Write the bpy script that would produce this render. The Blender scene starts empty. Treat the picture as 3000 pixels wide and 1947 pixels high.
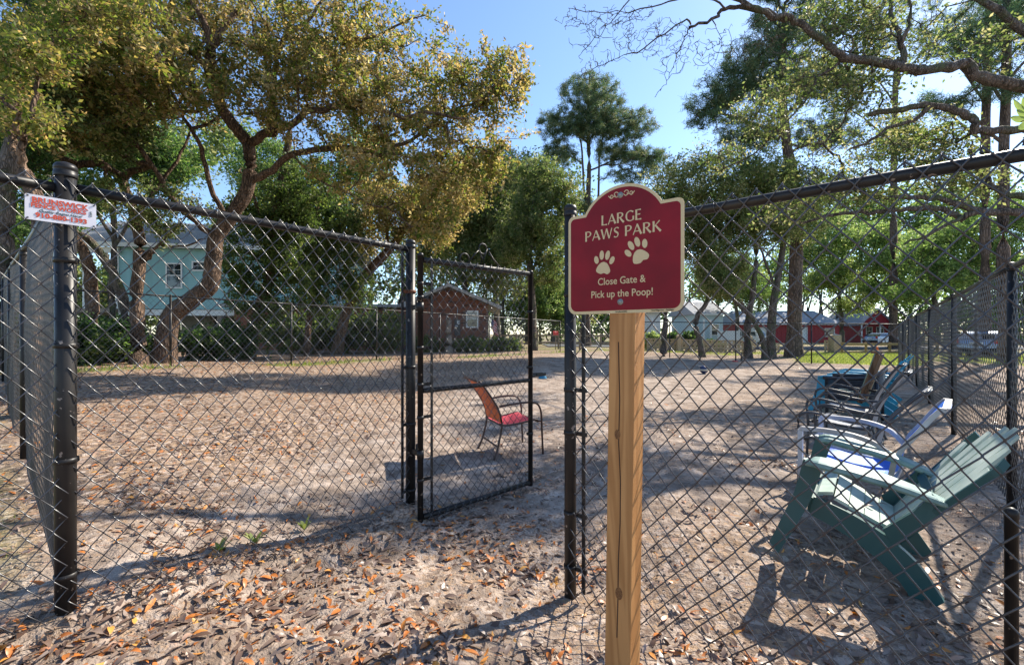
import bpy, math, random
import numpy as np
from math import radians, sin, cos, pi, atan2, sqrt
from mathutils import Vector, Matrix, noise as mnoise

random.seed(7)
rng = np.random.default_rng(7)
SC = bpy.context.scene
COL = SC.collection

# ------------------------------------------------------------ camera, sky, sun, exposure
F_PX, U0, V0, EYE = 1280.0, 1500.0, 978.0, 1.30
cam_d = bpy.data.cameras.new("camera"); cam = bpy.data.objects.new("camera", cam_d); COL.objects.link(cam)
cam_d.sensor_width = 36.0; cam_d.lens = 36.0 * F_PX / 3000.0
cam_d.shift_y = 4.5 / 3000.0
cam_d.clip_start = 0.05; cam_d.clip_end = 3000
cam.location = (0, 0, EYE); cam.rotation_euler = (radians(90), 0, 0)
SC.camera = cam

SUN_AZ = atan2(0.80, 0.60)         # from +Y towards +X
SUN_EL = radians(41)
world = bpy.data.worlds.new("World"); SC.world = world; world.use_nodes = True
wn = world.node_tree; wn.nodes.clear()
wo = wn.nodes.new("ShaderNodeOutputWorld"); wb = wn.nodes.new("ShaderNodeBackground")
sky = wn.nodes.new("ShaderNodeTexSky"); sky.sky_type = 'NISHITA'; sky.sun_disc = False
sky.sun_elevation = SUN_EL; sky.sun_rotation = SUN_AZ
sky.air_density = 1.0; sky.dust_density = 0.25; sky.ozone_density = 4.0
wn.links.new(sky.outputs[0], wb.inputs[0]); wb.inputs[1].default_value = 0.135
wn.links.new(wb.outputs[0], wo.inputs[0])
sun_d = bpy.data.lights.new("sun", 'SUN'); sun_d.energy = 5.0; sun_d.angle = radians(0.5); sun_d.color = (1.0, 0.92, 0.79)
sun = bpy.data.objects.new("sun", sun_d); COL.objects.link(sun)
sdir = Vector((sin(SUN_AZ) * cos(SUN_EL), cos(SUN_AZ) * cos(SUN_EL), sin(SUN_EL)))
sun.rotation_euler = sdir.to_track_quat('Z', 'Y').to_euler()
SC.view_settings.view_transform = 'Standard'; SC.view_settings.look = 'None'
SC.view_settings.gamma = 1.0; SC.view_settings.use_curve_mapping = False
SC.view_settings.exposure = 1.0
SC.render.engine = 'CYCLES'
SC.cycles.max_bounces = 8; SC.cycles.diffuse_bounces = 5; SC.cycles.glossy_bounces = 2
SC.cycles.transmission_bounces = 5; SC.cycles.transparent_max_bounces = 4
SC.cycles.caustics_reflective = False; SC.cycles.caustics_refractive = False
SC.cycles.use_denoising = True

def P(u, v, Y):
    """a place in the world: sight line (u, v) of the survey grid at distance Y from the camera plane"""
    return Vector(((u - U0) / F_PX * Y, Y, EYE + (V0 - v) / F_PX * Y))

# ------------------------------------------------------------ tagging and linking
def tag(o, label=None, cat=None, group=None, kind=None):
    if label: o["label"] = label
    if cat: o["category"] = cat
    if group: o["group"] = group
    if kind: o["kind"] = kind
    return o

def thing(name, label, cat, loc=(0, 0, 0), rz=0, group=None, scale=1.0):
    o = bpy.data.objects.new(name, None); COL.objects.link(o)
    o.empty_display_size = 0.1
    o.location = loc; o.rotation_euler = (0, 0, rz); o.scale = (scale,) * 3
    return tag(o, label, cat, group)

def copy_tree(o, parent=None):
    c = o.copy(); COL.objects.link(c); c.parent = parent
    for ch in list(o.children): copy_tree(ch, c)
    return c

def link_mesh(name, me, parent=None, loc=None, rot=None):
    o = bpy.data.objects.new(name, me); COL.objects.link(o)
    if parent is not None: o.parent = parent
    if loc is not None: o.location = loc
    if rot is not None: o.rotation_euler = rot
    return o

def fast_mesh(name, V, Fc, mat, smooth=False, tint=None):
    """V (n,3), Fc (m,k) with k 3 or 4"""
    V = np.ascontiguousarray(V, dtype=np.float32); Fc = np.ascontiguousarray(Fc, dtype=np.int32)
    me = bpy.data.meshes.new(name); k = Fc.shape[1]; m = len(Fc)
    me.vertices.add(len(V)); me.vertices.foreach_set("co", V.ravel())
    me.loops.add(m * k); me.loops.foreach_set("vertex_index", Fc.ravel())
    me.polygons.add(m); me.polygons.foreach_set("loop_start", np.arange(0, m * k, k, dtype=np.int32))
    me.update(calc_edges=True)
    if smooth: me.polygons.foreach_set("use_smooth", np.ones(m, dtype=bool))
    if tint is not None:
        a = me.attributes.new("tint", 'FLOAT', 'FACE'); a.data.foreach_set("value", np.asarray(tint, dtype=np.float32))
    me.materials.append(mat); me.validate(); me.update()
    return me

class MB:
    """collects shapes, builds ONE mesh object"""
    def __init__(s): s.v = []; s.f = []; s.sm = []
    def add(s, vs, fs, smooth=False):
        b = len(s.v); s.v += [tuple(x) for x in vs]
        s.f += [tuple(b + i for i in f) for f in fs]; s.sm += [smooth] * len(fs)
    def box(s, c, d, rz=0):
        cx, cy, cz = c; dx, dy, dz = d[0] / 2, d[1] / 2, d[2] / 2; C, S = cos(rz), sin(rz); vs = []
        for z in (-dz, dz):
            for x, y in ((-dx, -dy), (dx, -dy), (dx, dy), (-dx, dy)):
                vs.append((cx + x * C - y * S, cy + x * S + y * C, cz + z))
        s.add(vs, [(3, 2, 1, 0), (4, 5, 6, 7), (0, 1, 5, 4), (1, 2, 6, 5), (2, 3, 7, 6), (3, 0, 4, 7)])
    def sweep(s, pts, sec, up=(0, 0, 1), scales=None, smooth=False, cap=True):
        pts = [Vector(p) for p in pts]; n = len(pts); k = len(sec); up = Vector(up); vs = []
        for i, p in enumerate(pts):
            a = pts[max(0, i - 1)]; b = pts[min(n - 1, i + 1)]; t = (b - a)
            t = t.normalized() if t.length > 1e-9 else Vector((0, 0, 1))
            r = t.cross(up)
            if r.length < 1e-4: r = t.cross(Vector((1, 0, 0)))
            r.normalize(); w = r.cross(t); sc = scales[i] if scales else 1.0
            for x, y in sec: vs.append(p + r * (x * sc) + w * (y * sc))
        fs = [(i * k + j, i * k + (j + 1) % k, (i + 1) * k + (j + 1) % k, (i + 1) * k + j) for i in range(n - 1) for j in range(k)]
        b = len(s.v); s.v += [tuple(x) for x in vs]
        s.f += [tuple(b + i for i in f) for f in fs]; s.sm += [smooth] * len(fs)
        if cap:
            s.f += [tuple(b + j for j in reversed(range(k))), tuple(b + (n - 1) * k + j for j in range(k))]; s.sm += [False, False]
    def tube(s, pts, r, n=8, radii=None, up=(0, 0, 1), cap=True):
        sec = [(cos(2 * pi * j / n), sin(2 * pi * j / n)) for j in range(n)]
        s.sweep(pts, sec, up, radii if radii else [r] * len(pts), True, cap)
    def board(s, pts, w, t, up=(0, 0, 1), ch=None):
        """chamfered rectangular section: w across, t along `up`"""
        c = min(w, t) * 0.16 if ch is None else ch; a, b = w / 2, t / 2
        s.sweep(pts, [(-a + c, -b), (a - c, -b), (a, -b + c), (a, b - c), (a - c, b), (-a + c, b), (-a, b - c), (-a, -b + c)], up)
    def poly(s, outline, axis_o, ax, az, y0, y1):
        """extrude a 2D outline lying in (ax, az) between offsets y0 and y1 along the normal"""
        o = Vector(axis_o); ax = Vector(ax); az = Vector(az); nn = ax.cross(az).normalized(); k = len(outline)
        vs = [o + ax * x + az * z + nn * y0 for x, z in outline] + [o + ax * x + az * z + nn * y1 for x, z in outline]
        s.add(vs, [tuple(reversed(range(k))), tuple(range(k, 2 * k))] + [(j, (j + 1) % k, k + (j + 1) % k, k + j) for j in range(k)])
    def lathe(s, prof, c=(0, 0, 0), n=16):
        vs = []; c = Vector(c)
        for r, z in prof:
            for j in range(n): a = 2 * pi * j / n; vs.append(c + Vector((r * cos(a), r * sin(a), z)))
        fs = [(i * n + j, i * n + (j + 1) % n, (i + 1) * n + (j + 1) % n, (i + 1) * n + j) for i in range(len(prof) - 1) for j in range(n)]
        s.add(vs, fs, True)
        b = len(s.v) - len(vs)
        s.f += [tuple(b + j for j in reversed(range(n))), tuple(b + (len(prof) - 1) * n + j for j in range(n))]; s.sm += [False, False]
    def mesh(s, name, m):
        me = bpy.data.meshes.new(name); me.from_pydata(s.v, [], s.f)
        me.polygons.foreach_set("use_smooth", s.sm); me.materials.append(m); me.validate(); me.update(); return me
    def build(s, name, m, parent=None, loc=None, rot=None):
        return link_mesh(name, s.mesh(name, m), parent, loc, rot)

def smooth_path(pts, sub=4):
    """Catmull-Rom"""
    p = [Vector(x) for x in pts]; out = []
    q = [p[0] * 2 - p[1]] + p + [p[-1] * 2 - p[-2]]
    for i in range(1, len(q) - 2):
        for k in range(sub):
            t = k / sub
            out.append(0.5 * ((2 * q[i]) + (q[i + 1] - q[i - 1]) * t + (2 * q[i - 1] - 5 * q[i] + 4 * q[i + 1] - q[i + 2]) * t * t + (3 * q[i] - q[i - 1] - 3 * q[i + 1] + q[i + 2]) * t ** 3))
    out.append(p[-1]); return out

# ------------------------------------------------------------ materials
def mat_base(name):
    m = bpy.data.materials.new(name); m.use_nodes = True; nt = m.node_tree
    return m, nt, nt.nodes["Principled BSDF"]

def set_spec(b, v):
    k = "Specular IOR Level"
    if k in b.inputs: b.inputs[k].default_value = v

def M_plain(name, col, rough=0.6, metal=0.0, spec=0.5, coat=0.0, var=0.12, scale=6.0, bump=0.0, bscale=40.0, dirt=None):
    m, nt, b = mat_base(name); N = nt.nodes; L = nt.links
    b.inputs["Roughness"].default_value = rough; b.inputs["Metallic"].default_value = metal; set_spec(b, spec)
    if coat: b.inputs["Coat Weight"].default_value = coat; b.inputs["Coat Roughness"].default_value = 0.15
    tc = N.new("ShaderNodeTexCoord"); no = N.new("ShaderNodeTexNoise"); no.inputs["Scale"].default_value = scale; no.inputs["Detail"].default_value = 6
    L.new(tc.outputs["Object"], no.inputs["Vector"])
    rp = N.new("ShaderNodeValToRGB"); c = col
    rp.color_ramp.elements[0].position = 0.3; rp.color_ramp.elements[1].position = 0.7
    d = dirt if dirt else tuple(x * (1 - var) for x in c)
    rp.color_ramp.elements[0].color = (*[x * (1 - var) for x in c], 1) if not dirt else (*dirt, 1)
    rp.color_ramp.elements[1].color = (*[min(1, x * (1 + var)) for x in c], 1)
    L.new(no.outputs["Fac"], rp.inputs[0]); L.new(rp.outputs[0], b.inputs["Base Color"])
    if bump:
        n2 = N.new("ShaderNodeTexNoise"); n2.inputs["Scale"].default_value = bscale; n2.inputs["Detail"].default_value = 5
        L.new(tc.outputs["Object"], n2.inputs["Vector"]); bp = N.new("ShaderNodeBump"); bp.inputs["Strength"].default_value = bump
        bp.inputs["Distance"].default_value = 0.01
        L.new(n2.outputs["Fac"], bp.inputs["Height"]); L.new(bp.outputs[0], b.inputs["Normal"])
    return m

def M_leaf(name, stops, rough=0.55, trans=0.35, spec=0.3):
    m, nt, b = mat_base(name); N = nt.nodes; L = nt.links
    at = N.new("ShaderNodeAttribute"); at.attribute_name = "tint"
    rp = N.new("ShaderNodeValToRGB"); els = rp.color_ramp.elements
    while len(els) < len(stops): els.new(0.5)
    for e, (p, c) in zip(els, stops): e.position = p; e.color = (*c, 1)
    L.new(at.outputs["Fac"], rp.inputs[0]); L.new(rp.outputs[0], b.inputs["Base Color"])
    b.inputs["Roughness"].default_value = rough; set_spec(b, spec)
    if trans:
        tr = N.new("ShaderNodeBsdfTranslucent"); hs = N.new("ShaderNodeHueSaturation"); hs.inputs["Value"].default_value = 1.7; hs.inputs["Saturation"].default_value = 1.15
        L.new(rp.outputs[0], hs.inputs["Color"]); L.new(hs.outputs[0], tr.inputs[0])
        mx = N.new("ShaderNodeMixShader"); mx.inputs[0].default_value = trans
        L.new(b.outputs[0], mx.inputs[1]); L.new(tr.outputs[0], mx.inputs[2]); L.new(mx.outputs[0], N["Material Output"].inputs[0])
    return m

def M_bark(name, c1, c2, scale=9.0, bump=0.9, moss=None):
    m, nt, b = mat_base(name); N = nt.nodes; L = nt.links
    tc = N.new("ShaderNodeTexCoord"); mp = N.new("ShaderNodeMapping"); mp.inputs["Scale"].default_value = (1, 1, 0.28)
    L.new(tc.outputs["Object"], mp.inputs[0])
    vo = N.new("ShaderNodeTexVoronoi"); vo.feature = 'DISTANCE_TO_EDGE'; vo.inputs["Scale"].default_value = scale * 2.6
    no = N.new("ShaderNodeTexNoise"); no.inputs["Scale"].default_value = scale; no.inputs["Detail"].default_value = 8
    ad = N.new("ShaderNodeMixRGB"); ad.inputs[0].default_value = 0.12
    L.new(mp.outputs[0], ad.inputs[1]); L.new(no.outputs["Color"], ad.inputs[2]); L.new(ad.outputs[0], vo.inputs["Vector"])
    L.new(mp.outputs[0], no.inputs["Vector"])
    mt = N.new("ShaderNodeMath"); mt.operation = 'MULTIPLY_ADD'; mt.inputs[1].default_value = 1.6; L.new(vo.outputs["Distance"], mt.inputs[0]); L.new(no.outputs["Fac"], mt.inputs[2])
    rp = N.new("ShaderNodeValToRGB"); rp.color_ramp.elements[0].position = 0.42; rp.color_ramp.elements[1].position = 0.95
    rp.color_ramp.elements[0].color = (*c1, 1); rp.color_ramp.elements[1].color = (*c2, 1)
    L.new(mt.outputs[0], rp.inputs[0])
    out = rp.outputs[0]
    if moss:
        n3 = N.new("ShaderNodeTexNoise"); n3.inputs["Scale"].default_value = 2.5; n3.inputs["Detail"].default_value = 7; L.new(tc.outputs["Object"], n3.inputs["Vector"])
        r3 = N.new("ShaderNodeValToRGB"); r3.color_ramp.elements[0].position = 0.5; r3.color_ramp.elements[1].position = 0.68
        L.new(n3.outputs["Fac"], r3.inputs[0]); mx = N.new("ShaderNodeMixRGB"); L.new(r3.outputs[0], mx.inputs[0]); L.new(out, mx.inputs[1]); mx.inputs[2].default_value = (*moss, 1); out = mx.outputs[0]
    L.new(out, b.inputs["Base Color"]); b.inputs["Roughness"].default_value = 0.9; set_spec(b, 0.15)
    bp = N.new("ShaderNodeBump"); bp.inputs["Strength"].default_value = bump; bp.inputs["Distance"].default_value = 0.07
    L.new(mt.outputs[0], bp.inputs["Height"]); L.new(bp.outputs[0], b.inputs["Normal"])
    return m

def M_wood(name, c1, c2, scale=14.0, rough=0.7, bump=0.15, stretch=(1, 1, 0.06)):
    m, nt, b = mat_base(name); N = nt.nodes; L = nt.links
    tc = N.new("ShaderNodeTexCoord"); mp = N.new("ShaderNodeMapping"); mp.inputs["Scale"].default_value = stretch
    L.new(tc.outputs["Object"], mp.inputs[0])
    no = N.new("ShaderNodeTexNoise"); no.inputs["Scale"].default_value = scale; no.inputs["Detail"].default_value = 3; no.inputs["Distortion"].default_value = 0.6
    L.new(mp.outputs[0], no.inputs["Vector"])
    wv = N.new("ShaderNodeMath"); wv.operation = 'MULTIPLY'; wv.inputs[1].default_value = 46.0; L.new(no.outputs["Fac"], wv.inputs[0])
    sn = N.new("ShaderNodeMath"); sn.operation = 'SINE'; L.new(wv.outputs[0], sn.inputs[0])
    ma = N.new("ShaderNodeMath"); ma.operation = 'MULTIPLY_ADD'; ma.inputs[1].default_value = 0.5; ma.inputs[2].default_value = 0.5; L.new(sn.outputs[0], ma.inputs[0])
    rp = N.new("ShaderNodeValToRGB"); rp.color_ramp.elements[0].color = (*c2, 1); rp.color_ramp.elements[1].color = (*c1, 1)
    rp.color_ramp.elements[0].position = 0.0; rp.color_ramp.elements[1].position = 0.75
    L.new(ma.outputs[0], rp.inputs[0])
    n2 = N.new("ShaderNodeTexNoise"); n2.inputs["Scale"].default_value = 3.0; n2.inputs["Detail"].default_value = 5; L.new(tc.outputs["Object"], n2.inputs["Vector"])
    mx = N.new("ShaderNodeMixRGB"); mx.blend_type = 'MULTIPLY'; mx.inputs[0].default_value = 0.5
    L.new(rp.outputs[0], mx.inputs[1]); r2 = N.new("ShaderNodeValToRGB"); r2.color_ramp.elements[0].position = .3; r2.color_ramp.elements[0].color = (.62, .58, .52, 1); r2.color_ramp.elements[1].position = .7
    L.new(n2.outputs["Fac"], r2.inputs[0]); L.new(r2.outputs[0], mx.inputs[2])
    L.new(mx.outputs[0], b.inputs["Base Color"]); b.inputs["Roughness"].default_value = rough; set_spec(b, 0.3)
    bp = N.new("ShaderNodeBump"); bp.inputs["Strength"].default_value = bump; bp.inputs["Distance"].default_value = 0.003
    L.new(ma.outputs[0], bp.inputs["Height"]); L.new(bp.outputs[0], b.inputs["Normal"])
    return m

K = {}
K["vinyl_plain"] = M_plain("plain black coating", (0.010, 0.010, 0.011), rough=0.38, spec=0.25, coat=0.0, var=0.3, scale=9, bump=0.1, bscale=60)
K["wire"] = M_plain("vinyl coated wire", (0.04, 0.039, 0.044), rough=0.32, spec=0.6, coat=0.2, var=0.3, scale=9)
def M_vinyl():
    m, nt, b = mat_base("black vinyl coating"); N = nt.nodes; L = nt.links; tc = N.new("ShaderNodeTexCoord")
    n1 = N.new("ShaderNodeTexNoise"); n1.inputs["Scale"].default_value = 34; n1.inputs["Detail"].default_value = 9; L.new(tc.outputs["Object"], n1.inputs["Vector"])
    n2 = N.new("ShaderNodeTexNoise"); n2.inputs["Scale"].default_value = 3.2; n2.inputs["Detail"].default_value = 6; L.new(tc.outputs["Object"], n2.inputs["Vector"])
    r2 = N.new("ShaderNodeValToRGB"); r2.color_ramp.elements[0].position = .35; r2.color_ramp.elements[0].color = (.009, .009, .010, 1); r2.color_ramp.elements[1].position = .75; r2.color_ramp.elements[1].color = (.035, .030, .026, 1); L.new(n2.outputs["Fac"], r2.inputs[0])
    r1 = N.new("ShaderNodeValToRGB"); r1.color_ramp.elements[0].position = .665; r1.color_ramp.elements[1].position = .69; L.new(n1.outputs["Fac"], r1.inputs[0])
    mx = N.new("ShaderNodeMixRGB"); L.new(r1.outputs[0], mx.inputs[0]); L.new(r2.outputs[0], mx.inputs[1]); mx.inputs[2].default_value = (.24, .20, .17, 1); L.new(mx.outputs[0], b.inputs["Base Color"])
    r3 = N.new("ShaderNodeMapRange"); r3.inputs[3].default_value = .26; r3.inputs[4].default_value = .6; L.new(n2.outputs["Fac"], r3.inputs[0]); L.new(r3.outputs[0], b.inputs["Roughness"]); set_spec(b, .3); return m
K["vinyl"] = M_vinyl()
K["wire_pale"] = M_plain("fence wire with glint tone", (0.11, 0.10, 0.12), rough=0.35, spec=0.8, var=0.3)  # sunlight glints on the mesh put into a paler wire colour
K["wire_far"] = M_plain("weathered fence wire", (0.05, 0.05, 0.055), rough=0.4, spec=0.7, var=0.3)
K["steel"] = M_plain("galvanised steel", (0.45, 0.46, 0.47), rough=0.35, metal=0.9, var=0.15, scale=20)
K["rust"] = M_plain("rusted steel", (0.16, 0.06, 0.03), rough=0.85, var=0.5, scale=60, bump=0.4)
K["bark_oak"] = M_bark("oak bark", (0.045, 0.030, 0.022), (0.23, 0.155, 0.11), 7.5, 1.0)
K["bark_grey"] = M_bark("grey oak bark", (0.05, 0.042, 0.036), (0.23, 0.19, 0.165), 9.0, 0.9, moss=(0.11, 0.13, 0.07))
K["bark_pine"] = M_bark("pine bark", (0.05, 0.038, 0.032), (0.21, 0.155, 0.125), 5.0, 1.0)
K["twig"] = M_plain("twig bark", (0.11, 0.08, 0.06), rough=0.9, var=0.3)
K["leaf_gold"] = M_leaf("live oak leaves with catkins", [(0.0, (0.06, 0.10, 0.02)), (0.35, (0.145, 0.165, 0.045)), (0.60, (0.245, 0.205, 0.07)), (0.80, (0.34, 0.235, 0.11)), (1.0, (0.42, 0.35, 0.19))], trans=0.62)
K["leaf_dark"] = M_leaf("dark evergreen leaves", [(0.0, (0.025, 0.05, 0.018)), (0.5, (0.06, 0.11, 0.03)), (0.85, (0.16, 0.23, 0.07)), (1.0, (0.28, 0.32, 0.12))], trans=0.55)
K["leaf_olive"] = M_leaf("olive oak leaves", [(0.0, (0.05, 0.08, 0.025)), (0.5, (0.14, 0.18, 0.06)), (0.85, (0.26, 0.25, 0.11)), (1.0, (0.36, 0.33, 0.17))], trans=0.55)
K["leaf_bright"] = M_leaf("fresh spring leaves", [(0.0, (0.05, 0.09, 0.03)), (0.5, (0.14, 0.21, 0.065)), (0.85, (0.26, 0.33, 0.11)), (1.0, (0.42, 0.46, 0.20))], trans=0.5)
K["needle"] = M_leaf("pine needles", [(0.0, (0.03, 0.06, 0.03)), (0.5, (0.07, 0.12, 0.055)), (0.85, (0.15, 0.19, 0.09)), (1.0, (0.27, 0.26, 0.13))], trans=0.35)
K["ivy"] = M_leaf("ivy leaves", [(0.0, (0.035, 0.06, 0.02)), (0.5, (0.09, 0.135, 0.035)), (0.85, (0.19, 0.23, 0.07)), (1.0, (0.32, 0.33, 0.13))], trans=0.45)
K["grass"] = M_leaf("lawn grass", [(0.0, (0.09, 0.12, 0.03)), (0.5, (0.20, 0.25, 0.06)), (1.0, (0.38, 0.38, 0.14))], trans=0.4)
K["litter"] = M_leaf("fallen oak leaves", [(0.0, (0.10, 0.055, 0.035)), (0.28, (0.17, 0.11, 0.08)), (0.50, (0.22, 0.16, 0.125)), (0.66, (0.40, 0.31, 0.25)), (0.72, (0.40, 0.13, 0.03)), (0.88, (0.50, 0.17, 0.035)), (1.0, (0.60, 0.30, 0.07))], trans=0.12, rough=0.42, spec=0.5)
# ------------------------------------------------------------ ground height
D1 = Vector((0.637, 0.771)); D2 = Vector((-0.771, 0.637))      # the two directions of the fence grid
P0 = Vector((-1.946, 1.905)); P1 = Vector((-0.77, 3.317)); P2 = Vector((0.327, 2.45))
HC = np.array([(-1.946, 1.905, .057), (-0.77, 3.317, -.035), (0.327, 2.45, -.165), (-.3, 2.85, -.10), (1.4, 1.5, -.13), (2.2, 2.3, -.08), (1.6, 2.9, -.05), (2.5, 3.4, -.04), (0, 1.2, -.12), (-.6, 1.9, -.07), (-1.5, 1.0, -.02),
               (-3, 2.5, .08), (0, 4.9, -.03), (-1.6, 4.0, 0.0), (.3, 3.6, -.10), (0, 8, 0), (4, 8, 0), (6.3, 6.15, 0.0), (3.6, 4.6, -.03), (5, 12, .0), (-8.4, 11.1, .48), (-10, 9.6, .5), (-5, 6, .22), (-5, 13, .35),
               (-3, 10, .12), (-5.6, 15, .38), (-3.3, 20, .32), (0, 24, .30), (2.7, 24.5, .28), (6.8, 21.7, .12), (13, 19, .02), (16, 17.5, 0), (10, 12, 0), (20, 30, 0), (0, 40, .25), (-20, 15, .5), (-20, 40, .5), (40, 40, 0), (40, 10, 0), (60, 80, 0), (-60, 80, .5), (0, 90, .1), (-10, 0, .1), (10, 0, -.05), (0, -10, -.1), (12, 60, 0)])
def _vn(x, y, s, seed):
    x = x / s; y = y / s; xi = np.floor(x).astype(np.int64); yi = np.floor(y).astype(np.int64); fx = x - xi; fy = y - yi
    fx = fx * fx * (3 - 2 * fx); fy = fy * fy * (3 - 2 * fy)
    def h(a, b):
        n = (a * 374761393 + b * 668265263 + seed * 974634777) & 0x7fffffff
        n = ((n ^ (n >> 13)) * 1274126177) & 0x7fffffff
        return ((n ^ (n >> 16)) & 0xffff) / 65535.0
    return (h(xi, yi) * (1 - fx) + h(xi + 1, yi) * fx) * (1 - fy) + (h(xi, yi + 1) * (1 - fx) + h(xi + 1, yi + 1) * fx) * fy
def hbase(x, y):
    x = np.asarray(x, dtype=np.float64); y = np.asarray(y, dtype=np.float64)
    shp = x.shape; X = x.ravel(); Yv = y.ravel(); num = np.zeros_like(X); den = np.zeros_like(X)
    for cx, cy, cz in HC:
        sc = 0.35 + 0.16 * sqrt(cx * cx + cy * cy)
        w = 1.0 / (((X - cx) ** 2 + (Yv - cy) ** 2) / sc ** 2 + 0.05) ** 1.8
        num += w * cz; den += w
    return (num / den).reshape(shp)
def hgt(x, y, fine=True):
    x = np.asarray(x, dtype=np.float64); y = np.asarray(y, dtype=np.float64); z = hbase(x, y)
    r = np.sqrt(x * x + y * y); near = np.clip(1.4 - r / 14, 0, 1)
    z = z + (_vn(x, y, 1.7, 3) - .5) * .05 * near + (_vn(x, y, .6, 4) - .5) * .035 * near
    # little lip of soil under the left fence and the mound round the hinge post
    t = (x - P0.x) * D1.x + (y - P0.y) * D1.y; s = (x - P0.x) * D2.x + (y - P0.y) * D2.y
    on = np.clip((t + .6) / .3, 0, 1) * np.clip((2.25 - t) / .3, 0, 1)
    z = z + .045 * np.exp(-((s - .02) / .13) ** 2) * on - .05 * np.exp(-((s + .22) / .12) ** 2) * on
    z = z + .05 * np.exp(-(((x - P1.x) / .2) ** 2 + ((y - P1.y + .1) / .18) ** 2)) - .03 * np.exp(-(((x + .35) / .35) ** 2 + ((y - 2.75) / .2) ** 2))
    if fine:
        n8 = np.clip(1.5 - r / 7, 0, 1); rough = .5 + .9 * _vn(x, y, .8, 9)
        z = z + ((_vn(x, y, .16, 5) - .5) * .024 + (_vn(x, y, .07, 6) - .5) * .014 + (np.maximum(_vn(x, y, .035, 7), .62) - .62) * .035) * n8 * rough
    return z
def gz(x, y): return float(hgt(np.array([x]), np.array([y]), False)[0])
def G(x, y, dz=0.0): return Vector((x, y, gz(x, y) + dz))

def axis_pts(a):
    out = [0.0]
    while out[-1] < a[-1][0]:
        x = out[-1]
        for lim, st in a:
            if x < lim: out.append(x + st); break
    return np.array(out)
xp = axis_pts([(2.4, .028), (4.5, .07), (10, .2), (30, .8), (120, 6), (1200, 120)])
xs = np.concatenate([-xp[:0:-1], xp])
yp = [-60, -30, -12, -5, -2, 0, .6, 1.0]
while yp[-1] < 1200:
    y = yp[-1]; yp.append(y + ((.022 if y < 3.0 else .045 if y < 5 else .10) if y < 9 else .2 if y < 26 else 1.0 if y < 60 else 6 if y < 150 else 120))
ys = np.array(yp)
GX, GY = np.meshgrid(xs, ys); GZ = hgt(GX, GY)
nx, ny = len(xs), len(ys)
idx = np.arange(nx * ny).reshape(ny, nx)
FQ = np.stack([idx[:-1, :-1].ravel(), idx[:-1, 1:].ravel(), idx[1:, 1:].ravel(), idx[1:, :-1].ravel()], 1)

def ground_masks(x, y):
    """litter: how much brown leaf litter stains the sand; grass: green cover"""
    n = _vn(x, y, 1.3, 21) * .6 + _vn(x, y, .4, 22) * .4
    t = (x - P0.x) * D1.x + (y - P0.y) * D1.y; s = (x - P0.x) * D2.x + (y - P0.y) * D2.y     # s>0: inside, left half
    left = np.clip((-x - .9 + (y - 6) * .28) / 3.0, 0, 1)
    lit = .18 + left * .75 + np.clip((y - 12) / 8, 0, 1) * np.clip((2 - x) / 3, 0, 1) * .5
    lit = np.where(s < 0, np.maximum(lit, .38), lit)
    far = np.clip((np.hypot(x, y) - 22) / 6, 0, 1)
    lit = np.clip(lit * (.55 + .9 * n) + far * .5, 0, 1)
    gr = np.zeros_like(x)
    lawn = np.clip((x - y * .64) / .8, 0, 1) * np.clip((y * .98 - x) / 1.5, 0, 1) * np.clip((y - 19.0 + (x - 13) * .5) / .8, 0, 1) * np.clip((31 - y) / 1.0, 0, 1) * np.clip((40 - x) / 3, 0, 1)
    gr = np.maximum(gr, lawn)
    edge = np.exp(-((s_f1(x, y) - .2) / .45) ** 2) * np.clip(n * 3 - 1.0, 0, 1)
    gr = np.maximum(gr, edge * .8)
    gr = np.maximum(gr, np.clip((np.hypot(x, y) - 26) / 4, 0, 1) * np.clip(n * 3 - .9, 0, 1) * .6)
    gr = np.maximum(gr, np.clip((-t - .0) / .4, 0, 1) * np.clip((s - .3) / .6, 0, 1) * np.clip(n * 3 - .8, 0, 1) * .7)
    return lit, gr
CF = Vector((2.7, 24.5))                                        # far corner of the yard
def s_f1(x, y): return -((x - CF.x) * D2.x + (y - CF.y) * D2.y) # metres inside the far left fence

gm, nt, b = mat_base("sand"); N = nt.nodes; L = nt.links
tc = N.new("ShaderNodeTexCoord")
def noise_node(scale, detail=6, dist=0.0):
    n = N.new("ShaderNodeTexNoise"); n.inputs["Scale"].default_value = scale; n.inputs["Detail"].default_value = detail; n.inputs["Distortion"].default_value = dist
    L.new(tc.outputs["Object"], n.inputs["Vector"]); return n
def ramp(src, stops):
    r = N.new("ShaderNodeValToRGB"); e = r.color_ramp.elements
    while len(e) < len(stops): e.new(.5)
    for el, (p, c) in zip(e, stops): el.position = p; el.color = (*c, 1) if len(c) == 3 else c
    L.new(src, r.inputs[0]); return r
n1 = noise_node(1.1); n2 = noise_node(14, 8); n3 = noise_node(90, 4); n4 = noise_node(3.0, 9, .4)
r1 = ramp(n4.outputs["Fac"], [(.28, (.20, .15, .115)), (.5, (.355, .28, .225)), (.72, (.52, .43, .36))])
r2 = ramp(n2.outputs["Fac"], [(.3, (.5, .48, .47)), (.62, (1, 1, 1))])
mu = N.new("ShaderNodeMixRGB"); mu.blend_type = 'MULTIPLY'; mu.inputs[0].default_value = .8; L.new(r1.outputs[0], mu.inputs[1]); L.new(r2.outputs[0], mu.inputs[2])
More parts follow.
